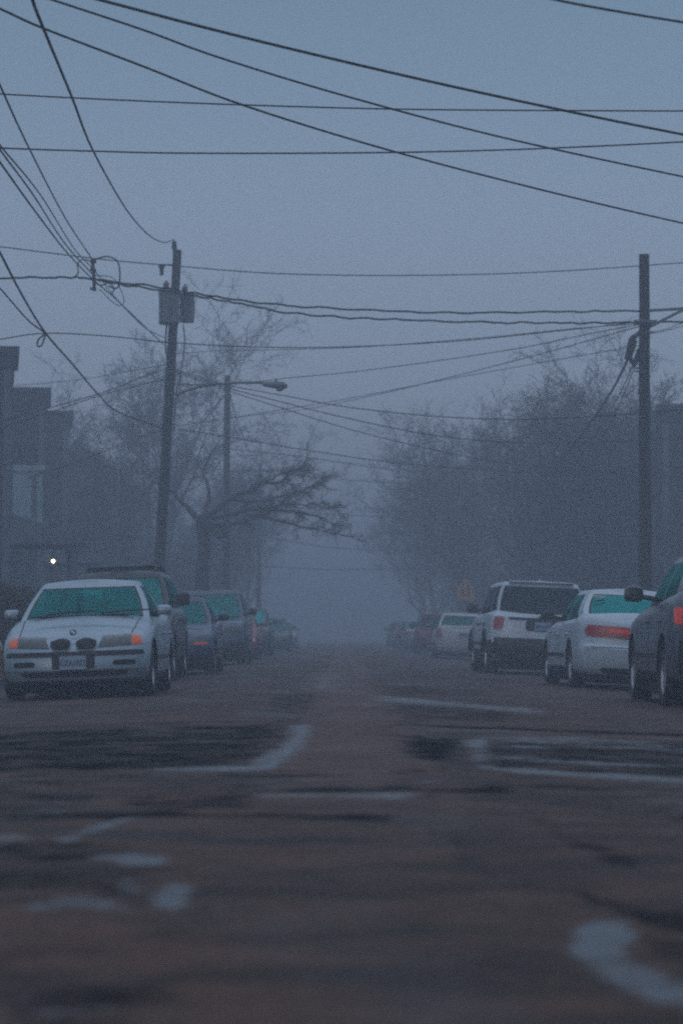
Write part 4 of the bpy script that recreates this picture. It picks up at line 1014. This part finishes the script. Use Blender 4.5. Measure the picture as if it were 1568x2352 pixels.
    if detail >= 1:
        for s in (-1, 1):
            mb = MB(); yy = lerp(yfr, yrr, .22); sbox(mb, (s * .36, yy, zi + .12), (.46, .16, .5)); sbox(mb, (s * .36, yy + .02, zi + .38), (.25, .10, .17)); mb.build('seat', SEAT, root, 60)
        mb = MB(); yy = lerp(yfr, yrr, .86); sbox(mb, (0, yy, zi + .08), (wb * 1.45, .16, .30)); 
        for q in (-.35, .35): sbox(mb, (q, yy, zi + .25), (.24, .09, .13))
        mb.build('rear_seat', SEAT, root, 60)
        mb = MB(); sbox(mb, (0, yfb + .5, zi + .0), (wb * 1.6, .4, .14)); mb.build('dashboard', TRIM, root, 60)
        mb = MB(); mb.tube([Vector((.36 + .17 * cos(q), yfb + .72 + .05 * sin(q), zi + .10 + .16 * sin(q))) for q in [2 * pi * i / 18 for i in range(19)]], .015, 5); mb.build('steering_wheel', TRIM, root, 60)
        mb = MB(); sbox(mb, (0, yfr - .02 + .10, zr - .20), (.24, .05, .07)); mb.build('rear_view_mirror', TRIM, root, 60)
    mb = MB(); sbox(mb, (0, 0, zb * .70), (W * .84, L * .92, zb * .72), p=.3); mb.build('underbody_shade', TRIM, root, 60)  # underbody as a dark block, hung low to stand in for under-car shade
    # ---- wheels
    for a in axl:
        for s in (-1, 1): wheel(root, s * xw, a, R_, wd, s, S.get('spokes', 10), S.get('rim', RIM), S.get('rr', .68))
    # ---- mirrors
    mz = zbelt(yfb + .4) + S.get('mz', .12); my = yfb + S.get('my', .55)
    ms = S.get('ms', (.20, .12, .13))
    for s in (-1, 1):
        mb = MB(); sbox(mb, (s * (wb + .05 + ms[0] / 2 + S.get('mo', .06)), my, mz), ms, p=.55)
        ob_ = mb.build('side_mirror', S.get('mm', P), root, 60)
        mb = MB(); mb.tube([(s * (wb - .03), my + .03, mz - .05), (s * (wb + .12), my + .01, mz - .03)], .03, 8); mb.build('mirror_arm', TRIM, ob_, 60)
        mb = MB(); sbox(mb, (s * (wb + .05 + ms[0] / 2 + S.get('mo', .06)), my + ms[1] / 2 - .005, mz), (ms[0] * .86, .02, ms[2] * .82), p=.55); mb.build('mirror_glass', mat('mirror_face', (.05, .07, .07), .15, .6, noise=.2), ob_, 60)
    # ---- surface-following details
    def patch(nm_, C, axis, m_, out=.008, thick=.03, rnd=0.0, n=(12, 6), parent=None, lab=None):
        """C: four (a, z) corners TL, TR, BR, BL; a = x for front/rear, y (from the front bumper) for sides"""
        nx_, ny_ = n; top = []; cols = []
        for j in range(ny_ + 1):
            for i in range(nx_ + 1):
                u, v = i / nx_ * 2 - 1, j / ny_ * 2 - 1
                if rnd:   # square to squircle
                    u2 = u * math.sqrt(max(0, 1 - rnd * v * v / 2)); v2 = v * math.sqrt(max(0, 1 - rnd * u * u / 2))
                else: u2, v2 = u, v
                s_, t = (u2 + 1) / 2, (v2 + 1) / 2
                a = lerp(lerp(C[0][0], C[1][0], s_), lerp(C[3][0], C[2][0], s_), t); z = lerp(lerp(C[0][1], C[1][1], s_), lerp(C[3][1], C[2][1], s_), t)
                if axis == 'front': o_, d_ = Vector((a, -hl - 2, z)), Vector((0, 1, 0))
                elif axis == 'rear': o_, d_ = Vector((a, hl + 2, z)), Vector((0, -1, 0))
                elif axis == 'plus': o_, d_ = Vector((hw + 2, a - hl, z)), Vector((-1, 0, 0))
                elif axis == 'minus': o_, d_ = Vector((-hw - 2, a - hl, z)), Vector((1, 0, 0))
                else: o_, d_ = Vector((a, z - hl, 4)), Vector((0, 0, -1))     # 'top': (x, y)
                h, nn, _, dist = bvh.ray_cast(o_, d_)
                if h is None or dist > 2 + hl * .6:
                    nr_ = bvh.find_nearest(o_ + d_ * 2.1); h, nn = nr_[0], nr_[1]
                if nn.dot(d_) > 0: nn = -nn
                top.append(h - d_ * out); cols.append(h + d_ * thick)
        W_ = nx_ + 1
        fs_ = [(j * W_ + i, j * W_ + i + 1, (j + 1) * W_ + i + 1, (j + 1) * W_ + i) for j in range(ny_) for i in range(nx_)]
        N_ = len(top); per = [i for i in range(nx_ + 1)] + [j * W_ + nx_ for j in range(1, ny_ + 1)] + [ny_ * W_ + i for i in range(nx_ - 1, -1, -1)] + [j * W_ for j in range(ny_ - 1, 0, -1)]
        fs_ += [(per[k], per[(k + 1) % len(per)], per[(k + 1) % len(per)] + N_, per[k] + N_) for k in range(len(per))]
        q_ = MB(); q_.add(top + cols, fs_); ob_ = q_.build(nm_, m_, parent or root)
        bmm = bmesh.new(); bmm.from_mesh(ob_.data); loose = [v for v in bmm.verts if not v.link_faces]; bmesh.ops.delete(bmm, geom=loose, context='VERTS')
        bmesh.ops.recalc_face_normals(bmm, faces=bmm.faces); bmm.to_mesh(ob_.data); bmm.free()
        ob_.data.polygons.foreach_set('use_smooth', [True] * len(ob_.data.polygons)); ob_.data.set_sharp_from_angle(angle=radians(40))
        if lab: ob_['label'] = lab
        return ob_
    def R4(cx, cz, w_, h_): return [(cx - w_ / 2, cz + h_ / 2), (cx + w_ / 2, cz + h_ / 2), (cx + w_ / 2, cz - h_ / 2), (cx - w_ / 2, cz - h_ / 2)]
    def mir(C): return [(-a, z) for a, z in C]
    # doors, sills, handles on both flanks
    if detail >= 1:
        y0d, y2d = S['axle'][0] + R_ + .14, S['axle'][1] - R_ * .35
        ym = (yfb + hl + .35 + y2d) / 2
        for ax_, s in (('plus', 1), ('minus', -1)):
            zz = zbelt(0) - .05
            for yy in (y0d, lerp(y0d, y2d, .52), y2d):
                patch('door_seam', [(yy, zz), (yy + .012, zz), (yy + .012, zb + .16), (yy, zb + .16)], ax_, TRIM, .002, .01, n=(1, 8))
            for yy in (lerp(y0d, y2d, .44), lerp(y0d, y2d, .93)):
                mb = MB(); sbox(mb, (s * (hw + .003), yy - hl, zbelt(0) - .18), (.05, .2, .035)); mb.build('door_handle', S.get('hm', P), root, 60)
            patch('side_moulding', [(y0d, .52 * (zt[3][1])), (y2d, .52 * zt[3][1]), (y2d, .52 * zt[3][1] - .05), (y0d, .52 * zt[3][1] - .05)], ax_, S.get('mould', TRIM), .012, .01, n=(10, 2))
            patch('sill', [(y0d - .1, zb + .09), (S['axle'][1] - R_ - .1, zb + .09), (S['axle'][1] - R_ - .1, zb + .02), (y0d - .1, zb + .02)], ax_, TRIM, .012, .02, n=(10, 2))
    return root, patch, R4, mir, dict(hl=hl, hw=hw, ztop=ztop, bvh=bvh, zb=zb)

def number_plate(root, y, z, front, text, ink=INK):
    s = -1 if front else 1
    mb = MB(); mb.box((0, y, z), (.31, .012, .16)); p_ = mb.build('license_plate', PLATE, root)
    rot = (pi / 2, 0, 0 if front else pi)
    mesh_text(text[0], .095, 'plate_text', ink, p_, (-.075 if front else .075, y + s * .009, z - .005), rot, .002, .8)
    mesh_text(text[1], .095, 'plate_text', ink, p_, (.075 if front else -.075, y + s * .009, z - .005), rot, .002, .8)
    return p_

SEDAN_SIDE = [(0, .47, 'S'), (.47, .50, 'b'), (.50, .90, 'S'), (.90, 1.0, 'b')]
SUV_SIDE = [(0, .33, 'S'), (.33, .36, 'b'), (.36, .66, 'S'), (.66, .69, 'b'), (.69, .96, 'S'), (.96, 1.0, 'b')]

# ---- silver sedan, front to the camera
SILVER = paint('silver_paint', (0.32, 0.42, 0.48), .45, .34)
S = dict(L=4.47, W=1.81, zb=.19, paint=SILVER, bf=.30, br=.25, crown=.055, R=.315, axle=(.80, 3.52), tw=.205, spokes=10,
         zt=[(0, .70), (.12, .745), (.45, .80), (1.1, .925), (1.35, .965), (2.4, .955), (3.5, .98), (3.9, 1.03), (4.35, 1.02), (4.47, .95)],
         gh=dict(yfb=1.20, yfr=2.05, yrr=3.15, yrb=3.88, wb=.80, wr=.60, zr=1.425, bow=.20, side=SEDAN_SIDE), mz=.10, my=.62, ms=(.19, .13, .125), mo=.0, gW=TEAL, gR=TEAL)
root, patch, R4, mir, I = car('sedan', 'silver sedan facing the camera, nearest on the left, with amber corner lights', 'car', S, -3.12, 28.3, 0, True)
hl = I['hl']
for s in (1, -1):
    q = (lambda C: C) if s > 0 else mir
    h_ = patch('headlight', q([(.34, .735), (.67, .745), (.665, .615), (.285, .600)]), 'front', LENS, .012, .04, n=(12, 5))
    patch('turn_signal', q([(.675, .745), (.765, .72), (.80, .625), (.67, .615)]), 'front', AMBER, .012, .04, n=(6, 5), parent=h_)
    kd = patch('grille', q(R4(.152, .645, .262, .160)), 'front', SILVER, .020, .03, .7, parent=None)
    patch('grille_mesh', q(R4(.152, .645, .242, .140)), 'front', BLACK, .026, .03, .7, parent=kd)
    patch('bumper_strip', q([(.0, .555), (.80, .555), (.82, .505), (0, .505)]), 'front', TRIM, .022, .03, n=(18, 2))
    patch('bumper_ridge', q([(.24, .572), (.80, .572), (.80, .557), (.24, .557)]), 'front', SILVER, .018, .02, n=(14, 1))  # thin raised strip in the body silver
    patch('air_vent', q(R4(.59, .415, .26, .062)), 'front', BLACK, .008, .02, .5)
    patch('bumper_lip', q([(.16, .352), (.82, .352), (.82, .335), (.16, .335)]), 'front', SILVER, .028, .02, n=(14, 1))
patch('lower_grille', [(-.66, .325), (.66, .325), (.60, .262), (-.60, .262)], 'front', BLACK, .010, .03, .3, n=(24, 3))
patch('front_lip', [(-.78, .225), (.78, .225), (.76, .205), (-.76, .205)], 'front', SILVER, .03, .02, n=(24, 1))
patch('plate_recess', [(-.25, .55), (.25, .55), (.25, .33), (-.25, .33)], 'front', TRIM, .012, .02, n=(8, 4))
number_plate(root, -hl - .034, .425, True, ('CZA', '1022'))
mb = MB(); M = Matrix.Translation((0, -hl + .085, .778)) @ Matrix.Rotation(radians(55), 4, 'X')
mb.lathe([(0, 0), (.041, 0), (.041, .006), (.036, .008), (0, .008)], M, 24)
em = mb.build('emblem', TRIM, root, 40)
for k, (m_, a0) in enumerate(((mat('emblem_blue', (.03, .12, .35), .4, noise=.1), 0), (WHITEPLASTIC, pi / 2), (MATS['emblem_blue'] if 'emblem_blue' in MATS else None, pi), (WHITEPLASTIC, 3 * pi / 2))):
    mb = MB(); vs = [M @ Vector((0, 0, .0105))] + [M @ Vector((.027 * cos(a0 + i * pi / 12), .027 * sin(a0 + i * pi / 12), .0105)) for i in range(7)]
    mb.add(vs, [(0, i, i + 1) for i in range(1, 7)]); mb.build('emblem_quarter', m_, em)
for s in (1, -1):   # bonnet shut lines
    P_ = [(.80 * s, 1.05), (.80 * s, .75)]
    patch('bonnet_seam', [(s * .70, 1.30), (s * .715, 1.30), (s * .665, .32), (s * .65, .32)], 'top', TRIM, .0015, .01, n=(1, 12))
mb = MB(); sbox(mb, (0, -hl + 1.30, .985), (1.25, .10, .03)); mb.build('cowl', TRIM, root, 60)
for s in (-.45, .22):
    mb = MB(); mb.tube([(s, -hl + 1.26, 1.01), (s + .3, -hl + 1.32, 1.035), (s + .6, -hl + 1.42, 1.04)], .010, 5); mb.build('wiper', TRIM, root, 60)

# ---- black SUV with roof rack
DKGREY = paint('charcoal_paint', (.015, .024, .033), .3, .40)
S = dict(L=4.75, W=1.90, zb=.30, paint=DKGREY, bf=.22, br=.15, crown=.04, R=.37, axle=(.88, 3.62), tw=.24, spokes=6,
         zt=[(0, .98), (.10, 1.04), (.5, 1.10), (1.1, 1.17), (1.3, 1.19), (2.4, 1.20), (4.0, 1.22), (4.6, 1.22), (4.75, 1.15)],
         gh=dict(yfb=1.15, yfr=1.75, yrr=4.45, yrb=4.68, wb=.84, wr=.68, zr=1.80, bow=.14, side=SUV_SIDE, dpb=1), mm=TRIM, ms=(.22, .14, .22), mz=.16, my=.5, mo=.05, gW=TEAL, gR=PRIVACY)
root, patch, R4, mir, I = car('sport_utility_vehicle', 'tall charcoal sport utility vehicle with roof rack right behind the silver sedan', 'car', S, -3.60, 38.2, 0, True)
patch('grille', R4(0, .86, .9, .20), 'front', CHROME, .015, .03, .3); patch('grille_mesh', R4(0, .86, .84, .14), 'front', BLACK, .022, .03, .3)
for s in (1, -1): patch('headlight', R4(s * .68, .90, .30, .17), 'front', LENS, .012, .04, .4)
patch('bumper', [(-.88, .66), (.88, .66), (.86, .42), (-.86, .42)], 'front', TRIM, .06, .02, n=(24, 4))
for s in (1, -1):
    mb = MB(); mb.tube([(s * .58, -.35, 1.80), (s * .58, -.25, 1.885), (s * .58, .6, 1.90), (s * .58, 1.6, 1.90), (s * .58, 1.72, 1.83)], .022, 8)
    for yy in (.2, 1.0): mb.tube([(s * .58, yy, 1.80), (s * .58, yy, 1.90)], .02, 6)
    mb.build('roof_rail', TRIM, root, 60)
mb = MB()
for yy in (-.1, .7, 1.45): mb = MB(); mb.tube([(-.58, yy, 1.905), (.58, yy, 1.905)], .02, 6); mb.build('crossbar', TRIM, root, 60)

def far_car(kind, label, paint_, x, y_end, toward, H=1.45, W=1.80, L=4.6, detail=1, gW=TEAL, lights=LENS, roof_dz=0, dark_low=False, amber=False, mirror=None, yaw=0, tall_light=False):
    k = H / 1.45
    if kind == 'sedan':
        S = dict(L=L, W=W, zb=.22, paint=paint_, bf=.28, br=.24, R=.32, axle=(.88, L - .95), zt=[(0, .68), (.12, .74), (.5, .82), (1.1, .93), (1.35, .97), (2.4, .96), (L - .95, 1.0), (L - .6, 1.06), (L - .12, 1.06), (L, .98)],
                 gh=dict(yfb=1.2, yfr=2.05, yrr=3.3, yrb=L - .55, wb=W / 2 - .09, wr=.60, zr=H, bow=.18, side=SEDAN_SIDE), gW=gW, gR=TEALSIDE)
    else:
        S = dict(L=L, W=W, zb=.28, paint=paint_, bf=.22, br=.15, R=.36, axle=(.9, L - 1.05), tw=.24, spokes=6, zt=[(0, .92 * k), (.10, .99 * k), (.5, 1.04 * k), (1.1, 1.10 * k), (1.3, 1.12 * k), (2.4, 1.12 * k), (L - .6, 1.14 * k), (L - .15, 1.14 * k), (L, 1.05 * k)],
                 gh=dict(yfb=1.15, yfr=1.75, yrr=L - .35, yrb=L - .08, wb=W / 2 - .09, wr=W / 2 - .24, zr=H, bow=.14, side=SUV_SIDE, dpb=1), ms=(.2, .14, .18), mz=.14, my=.5, gW=gW, gR=PRIVACY)
        k = 1
        S['zt'] = [(a, b / (H / 1.45) * (H / 1.75)) for a, b in S['zt']]
    if mirror: S['mm'] = mirror
    nm_ = 'sedan' if kind == 'sedan' else 'sport_utility_vehicle'
    root, patch, R4, mir, I = car(nm_, label, 'car', S, x, y_end, 0, toward, detail=detail, yaw=yaw)
    zf = S['zt'][0][1]; zr_ = S['zt'][-2][1]; hw = W / 2
    for s in (1, -1):
        q = (lambda C: C) if s > 0 else mir
        patch('headlight', q([(hw * .48, zf * .97), (hw * .88, zf * .96), (hw * .88, zf * .80), (hw * .45, zf * .80)]), 'front', lights, .012, .04, n=(8, 4))
        if tall_light: patch('tail_light', q(R4(hw * .87, zr_ * .82, .13, .36)), 'rear', RED, .014, .05, .3, n=(4, 8))
        else: patch('tail_light', q([(hw * .55, zr_ * .90), (hw * .90, zr_ * .90), (hw * .90, zr_ * .72), (hw * .55, zr_ * .72)]), 'rear', RED, .014, .05, .3, n=(8, 4))
        if amber: patch('fog_light', q(R4(hw * .72, .58, .26, .05)), 'front', AMBER, .02, .04, .3)
    patch('grille', R4(0, zf * .86, W * .40, zf * .17), 'front', BLACK, .012, .03, .3)
    patch('lower_grille', R4(0, zf * .48, W * .5, .12), 'front', BLACK, .012, .03, .3)
    if dark_low: patch('bumper', [(-hw * .93, .55), (hw * .93, .55), (hw * .9, .34), (-hw * .9, .34)], 'front', TRIM, .03, .03, n=(20, 3))
    patch('rear_bumper', [(-hw * .93, .58), (hw * .93, .58), (hw * .93, .36), (-hw * .93, .36)], 'rear', paint_, .03, .03, n=(20, 3))
    number_plate(root, -I['hl'] - .03, zf * .62, True, ('HKV', '4418'))
    number_plate(root, I['hl'] + .03, zr_ * .75, False, ('GRX', '2730'))
    return root, patch, R4, mir, I
NAVY = paint('navy_paint', (.020, .035, .095), .3, .36)
far_car('sedan', 'dark blue car with an amber fog light behind the charcoal sport utility vehicle', NAVY, -3.23, 44.6, True, H=1.47, amber=True, mirror=TRIM)
BLUEG = paint('blue_grey_paint', (.08, .11, .15), .5, .30)
r_, patch, R4, mir, I = far_car('suv', 'tall blue-grey vehicle with bright bonnet behind the dark blue car', BLUEG, -3.28, 58.5, True, H=1.86, W=2.0, L=5.0, mirror=TRIM, dark_low=True)
REDP = paint('red_paint', (.30, .02, .02), .2, .40)
far_car('sedan', 'red car with a pale headlight half hidden behind the blue-grey vehicle', REDP, -3.30, 70.5, True, H=1.50, lights=CHROME)
DKGREEN = paint('dark_green_paint', (.03, .05, .05), .2, .42)
far_car('suv', 'dark car with teal windscreen just behind the red car', DKGREEN, -3.35, 84, True, H=1.70, W=1.85, L=4.5, gW=TEALBRIGHT)
far_car('sedan', 'dim dark car far up the left kerb, last one that stands out', DKGREEN, -3.1, 106, True, H=1.5)
far_car('sedan', 'barely visible car beyond the last dark one on the left', SILVER, -3.2, 126, True, H=1.5, detail=0)

# ---- right-hand row, tails to the camera
WHITE = paint('white_paint', (.54, .64, .70), .05, .36)
S = dict(L=5.05, W=2.04, zb=.24, paint=WHITE, bf=.25, br=.14, crown=.04, R=.39, axle=(.95, 3.97), tw=.25, spokes=5,
         zt=[(0, .98), (.10, 1.05), (.5, 1.10), (1.1, 1.16), (1.35, 1.18), (2.4, 1.17), (4.0, 1.20), (4.85, 1.22), (5.05, 1.14)],
         layers=[(0, .09, .10, .12), (.05, .04, .05, .05), (.14, .015, .01, .0), (.30, .005, -.005, -.04), (.40, 0, 0, -.05), (.44, 0, 0, .0), (.58, 0, .01, .0), (.70, .005, .03, .01), (.80, .015, .05, .02), (.88, .03, .08, .03), (.95, .06, .11, .04), (1, .11, .18, .08)],
         gh=dict(yfb=1.25, yfr=1.95, yrr=4.62, yrb=4.98, wb=.88, wr=.74, zr=1.80, bow=.14, side=SUV_SIDE, dpb=1, re=.955), mm=TRIM, hm=TRIM, ms=(.22, .14, .20), mz=.14, my=.55, gW=TEALSIDE, gR=PRIVACY, gS=PRIVACY)
root, patch, R4, mir, I = car('sport_utility_vehicle', 'white sport utility vehicle seen from behind, with black lower bumper', 'car', S, 3.76, 46.6, 0, False, yaw=1.7)
hl = I['hl']
for s in (1, -1):
    q = (lambda C: C) if s > 0 else mir
    tl_ = patch('tail_light', q([(.73, 1.10), (.93, 1.11), (.95, .86), (.78, .85)]), 'rear', RED, .018, .06, .3, n=(8, 6))
    patch('reflector', q(R4(.76, .655, .16, .045)), 'rear', RED, .035, .02)
patch('rear_bumper', [(-.93, .70), (.93, .70), (.95, .24), (-.95, .24)], 'rear', TRIM, .028, .05, n=(24, 6))
for ax_ in ('plus', 'minus'):
    patch('cladding', [(1.50, .46), (3.45, .46), (3.45, .26), (1.50, .26)], ax_, TRIM, .018, .03, n=(14, 3))
    patch('cladding', [(4.46, .62), (4.95, .66), (4.95, .28), (4.46, .28)], ax_, TRIM, .014, .03, n=(6, 4))
patch('tailgate_strip', [(-.66, 1.10), (.66, 1.10), (.66, 1.055), (-.66, 1.055)], 'rear', TRIM, .012, .02, n=(16, 1))
patch('plate_recess', R4(0, .95, .66, .22), 'rear', TRIM, .010, .02, .3)
number_plate(root, hl + .005, .94, False, ('JBN', '6205'))
mb = MB(); sbox(mb, (0, hl - .005, 1.13), (.17, .03, .075), p=.9, n=20); em = mb.build('emblem', CHROME, root, 60)
mb = MB(); sbox(mb, (0, hl + .008, 1.13), (.14, .012, .055), p=.9, n=20); mb.build('emblem_face', NAVY, em, 60)
mb = MB(); sbox(mb, (0, hl - .50, 1.80), (1.30, .28, .035)); mb.build('roof_spoiler', WHITE, root, 60)
mb = MB(); mb.add([(-.015, hl - 1.05, 1.81), (.015, hl - 1.05, 1.81), (.012, hl - .85, 1.82), (-.012, hl - .85, 1.82), (0, hl - .86, 1.90)], [(0, 1, 4), (1, 2, 4), (2, 3, 4), (3, 0, 4)]); mb.build('roof_antenna', WHITE, root)
mb = MB(); sbox(mb, (.50, hl - .33, 1.36), (.10, .02, .07)); mb.build('window_sticker', WHITEPLASTIC, root)
for s in (1, -1):
    for a in (S['axle'][0], S['axle'][1]):
        C = []
        for i in range(17):
            q = pi * (i / 16) ; C.append(Vector((s * (I['hw'] + .004), a - hl + (.455) * cos(q), .40 + .455 * sin(q))))
        mb = MB(); mb.tube(C, .028, 6); mb.build('wheel_arch_trim', TRIM, root, 60)

PEARL = paint('pearl_white_paint', (.46, .56, .62), .05, .36)
S = dict(L=4.85, W=1.82, zb=.20, paint=PEARL, bf=.30, br=.28, crown=.04, R=.325, axle=(.95, 3.69), tw=.21, spokes=7,
         zt=[(0, .70), (.12, .745), (.5, .82), (1.1, .93), (1.35, .97), (2.4, .98), (3.9, 1.02), (4.25, 1.07), (4.70, 1.065), (4.85, 1.0)],
         layers=[(0, .09, .10, .10), (.05, .04, .05, .05), (.14, .015, .01, .0), (.30, .005, -.005, -.02), (.46, 0, 0, -.03), (.52, 0, 0, .03), (.60, 0, .01, .04), (.72, .005, .03, .04), (.82, .012, .05, .04), (.90, .035, .08, .05), (.96, .07, .12, .08), (1, .13, .20, .14)],
         gh=dict(yfb=1.25, yfr=2.15, yrr=3.55, yrb=4.30, wb=.80, wr=.60, zr=1.45, bow=.18, side=SEDAN_SIDE, re=.90), ms=(.2, .13, .14), mm=TRIM, gW=TEAL, gR=TEALBRIGHT, gS=TEALSIDE)
root, patch, R4, mir, I = car('sedan', 'white sedan seen from behind with wide red tail lights and bright teal rear window', 'car', S, 4.18, 34.6, 0, False, yaw=2.4)
hl = I['hl']
for s in (1, -1):
    q = (lambda C: C) if s > 0 else mir
    tl_ = patch('tail_light', q([(.10, .885), (.80, .915), (.82, .745), (.15, .715)]), 'rear', RED, .014, .05, .35, n=(18, 5))
    patch('tail_light_lens', q([(.14, .845), (.50, .855), (.50, .805), (.16, .795)]), 'rear', REDLIT, .020, .02, .3, n=(10, 2), parent=tl_)
    patch('reverse_lens', q([(.30, .765), (.46, .765), (.46, .735), (.30, .735)]), 'rear', LENS, .019, .02, .2, n=(4, 2), parent=tl_)
bz = patch('emblem', R4(.085, .945, .15, .068), 'rear', TRIM, .012, .02, .3)
patch('bumper_crease', [(-.72, .63), (.72, .63), (.74, .60), (-.74, .60)], 'rear', PEARL, .022, .02, n=(20, 1))
patch('rear_valance', [(-.62, .30), (.62, .30), (.56, .21), (-.56, .21)], 'rear', TRIM, .012, .04, .3, n=(20, 3))
patch('plate_recess', R4(0, .55, .42, .20), 'rear', TRIM, .016, .02, .3)
number_plate(root, hl + .04, .55, False, ('FTM', '8351'))
mb = MB(); 
for k in (0, .035): mb.box((.50, hl - 1.12 - k, 1.355 - k * .62), (.20, .012, .014))
mb.build('window_sticker', WHITEPLASTIC, root)
mb = MB(); mb.tube([(-.55, hl - .1, .25), (-.55, hl + .0, .25)], .035, 10); mb.build('exhaust_pipe', GALV, root, 60)

STEEL = paint('steel_grey_paint', (.085, .095, .115), .35, .36)
S = dict(L=4.6, W=1.86, zb=.26, paint=STEEL, bf=.25, br=.22, crown=.04, R=.36, axle=(.92, 3.62), tw=.23, spokes=10,
         zt=[(0, .88), (.10, .95), (.5, 1.00), (1.1, 1.06), (1.35, 1.09), (2.4, 1.12), (3.6, 1.20), (4.3, 1.24), (4.6, 1.12)],
         gh=dict(yfb=1.2, yfr=2.0, yrr=4.0, yrb=4.45, wb=.80, wr=.60, zr=1.66, bow=.16, side=[(0, .42, 'S'), (.42, .45, 'b'), (.45, .84, 'S'), (.84, 1.0, 'b')], dpb=1.2), mm=STEEL, ms=(.22, .15, .19), mz=.16, my=.60, mo=.07, gW=TEAL, gR=TEALSIDE)
root, patch, R4, mir, I = car('crossover', 'steel grey crossover cut off by the right edge, with a glowing red tail light', 'car', S, 4.34, 25.1, 0, False)
hl, hw_ = I['hl'], I['hw']
for s, ax_ in ((1, 'plus'), (-1, 'minus')):
    q = (lambda C: C) if s > 0 else mir
    tl_ = patch('tail_light', q([(.42, 1.05), (.82, 1.09), (.84, .82), (.52, .84)]), 'rear', RED, .016, .06, .4, n=(10, 6))
    patch('tail_light_lens', q([(.68, 1.06), (.80, 1.08), (.82, .86), (.72, .86)]), 'rear', REDLIT, .022, .03, .4, n=(4, 6), parent=tl_)
    patch('tail_light_wing', [(4.22, 1.05), (4.45, 1.05), (4.45, .86), (4.32, .88)], ax_, REDLIT, .014, .03, .3, n=(8, 5), parent=tl_)
patch('rear_bumper', [(-.85, .70), (.85, .70), (.85, .36), (-.85, .36)], 'rear', TRIM, .03, .05, n=(22, 4))
patch('bumper_lip', [(-.85, .73), (.85, .73), (.85, .70), (-.85, .70)], 'rear', STEEL, .045, .03, n=(22, 1))
number_plate(root, hl + .02, .92, False, ('ELW', '9143'))
mb = MB(); sbox(mb, (0, hl - .42, 1.66), (1.1, .25, .035)); mb.build('roof_spoiler', STEEL, root, 60)

CREAM = paint('cream_paint', (.42, .44, .44), .05, .38)
r_, patch, R4, mir, I = far_car('sedan', 'cream sedan with narrow upright tail lights ahead of the white sport utility vehicle', CREAM, 3.92, 78.5, False, H=1.50, L=4.9, tall_light=True)
mb = MB(); mb.box((0, I['hl'] - .14, 1.09), (1.4, .03, .02)); mb.build('boot_strip', CHROME, r_)
MAROON = paint('maroon_paint', (.13, .018, .02), .2, .4)
r_, patch, R4, mir, I = far_car('suv', 'dark red vehicle with a pale roof beyond the cream sedan', MAROON, 3.85, 97, False, H=1.66, W=1.85)
mb = MB(); sbox(mb, (0, .55, 1.675), (1.25, 2.3, .05)); mb.build('roof_panel', CREAM, r_, 60)
far_car('sedan', 'silver car beyond the dark red vehicle', SILVER, 3.85, 116, False, H=1.5)
far_car('sedan', 'grey car fading into the fog past the silver one on the right', STEEL, 3.85, 137, False, H=1.5, detail=0)
far_car('suv', 'last ghost of a car visible on the right kerb', DKGREEN, 3.85, 158, False, H=1.65, detail=0)

# ================================================================== FOG
mb = MB(); mb.box((0, 620, 6.9), (700, 1300, 16.6))
hz = bpy.data.materials.new('fog'); hz.use_nodes = True; n = hz.node_tree; n.nodes.remove(n.nodes['Principled BSDF'])
pv = n.nodes.new('ShaderNodeVolumePrincipled'); pv.inputs['Color'].default_value = (0.570, 0.655, 0.745, 1); pv.inputs['Density'].default_value = 0.0084; pv.inputs['Anisotropy'].default_value = 0.2
n.links.new(pv.outputs[0], n.nodes['Material Output'].inputs['Volume'])
h = mb.build('haze', hz); tag(h, 'cold blue fog filling the whole street', kind='stuff')
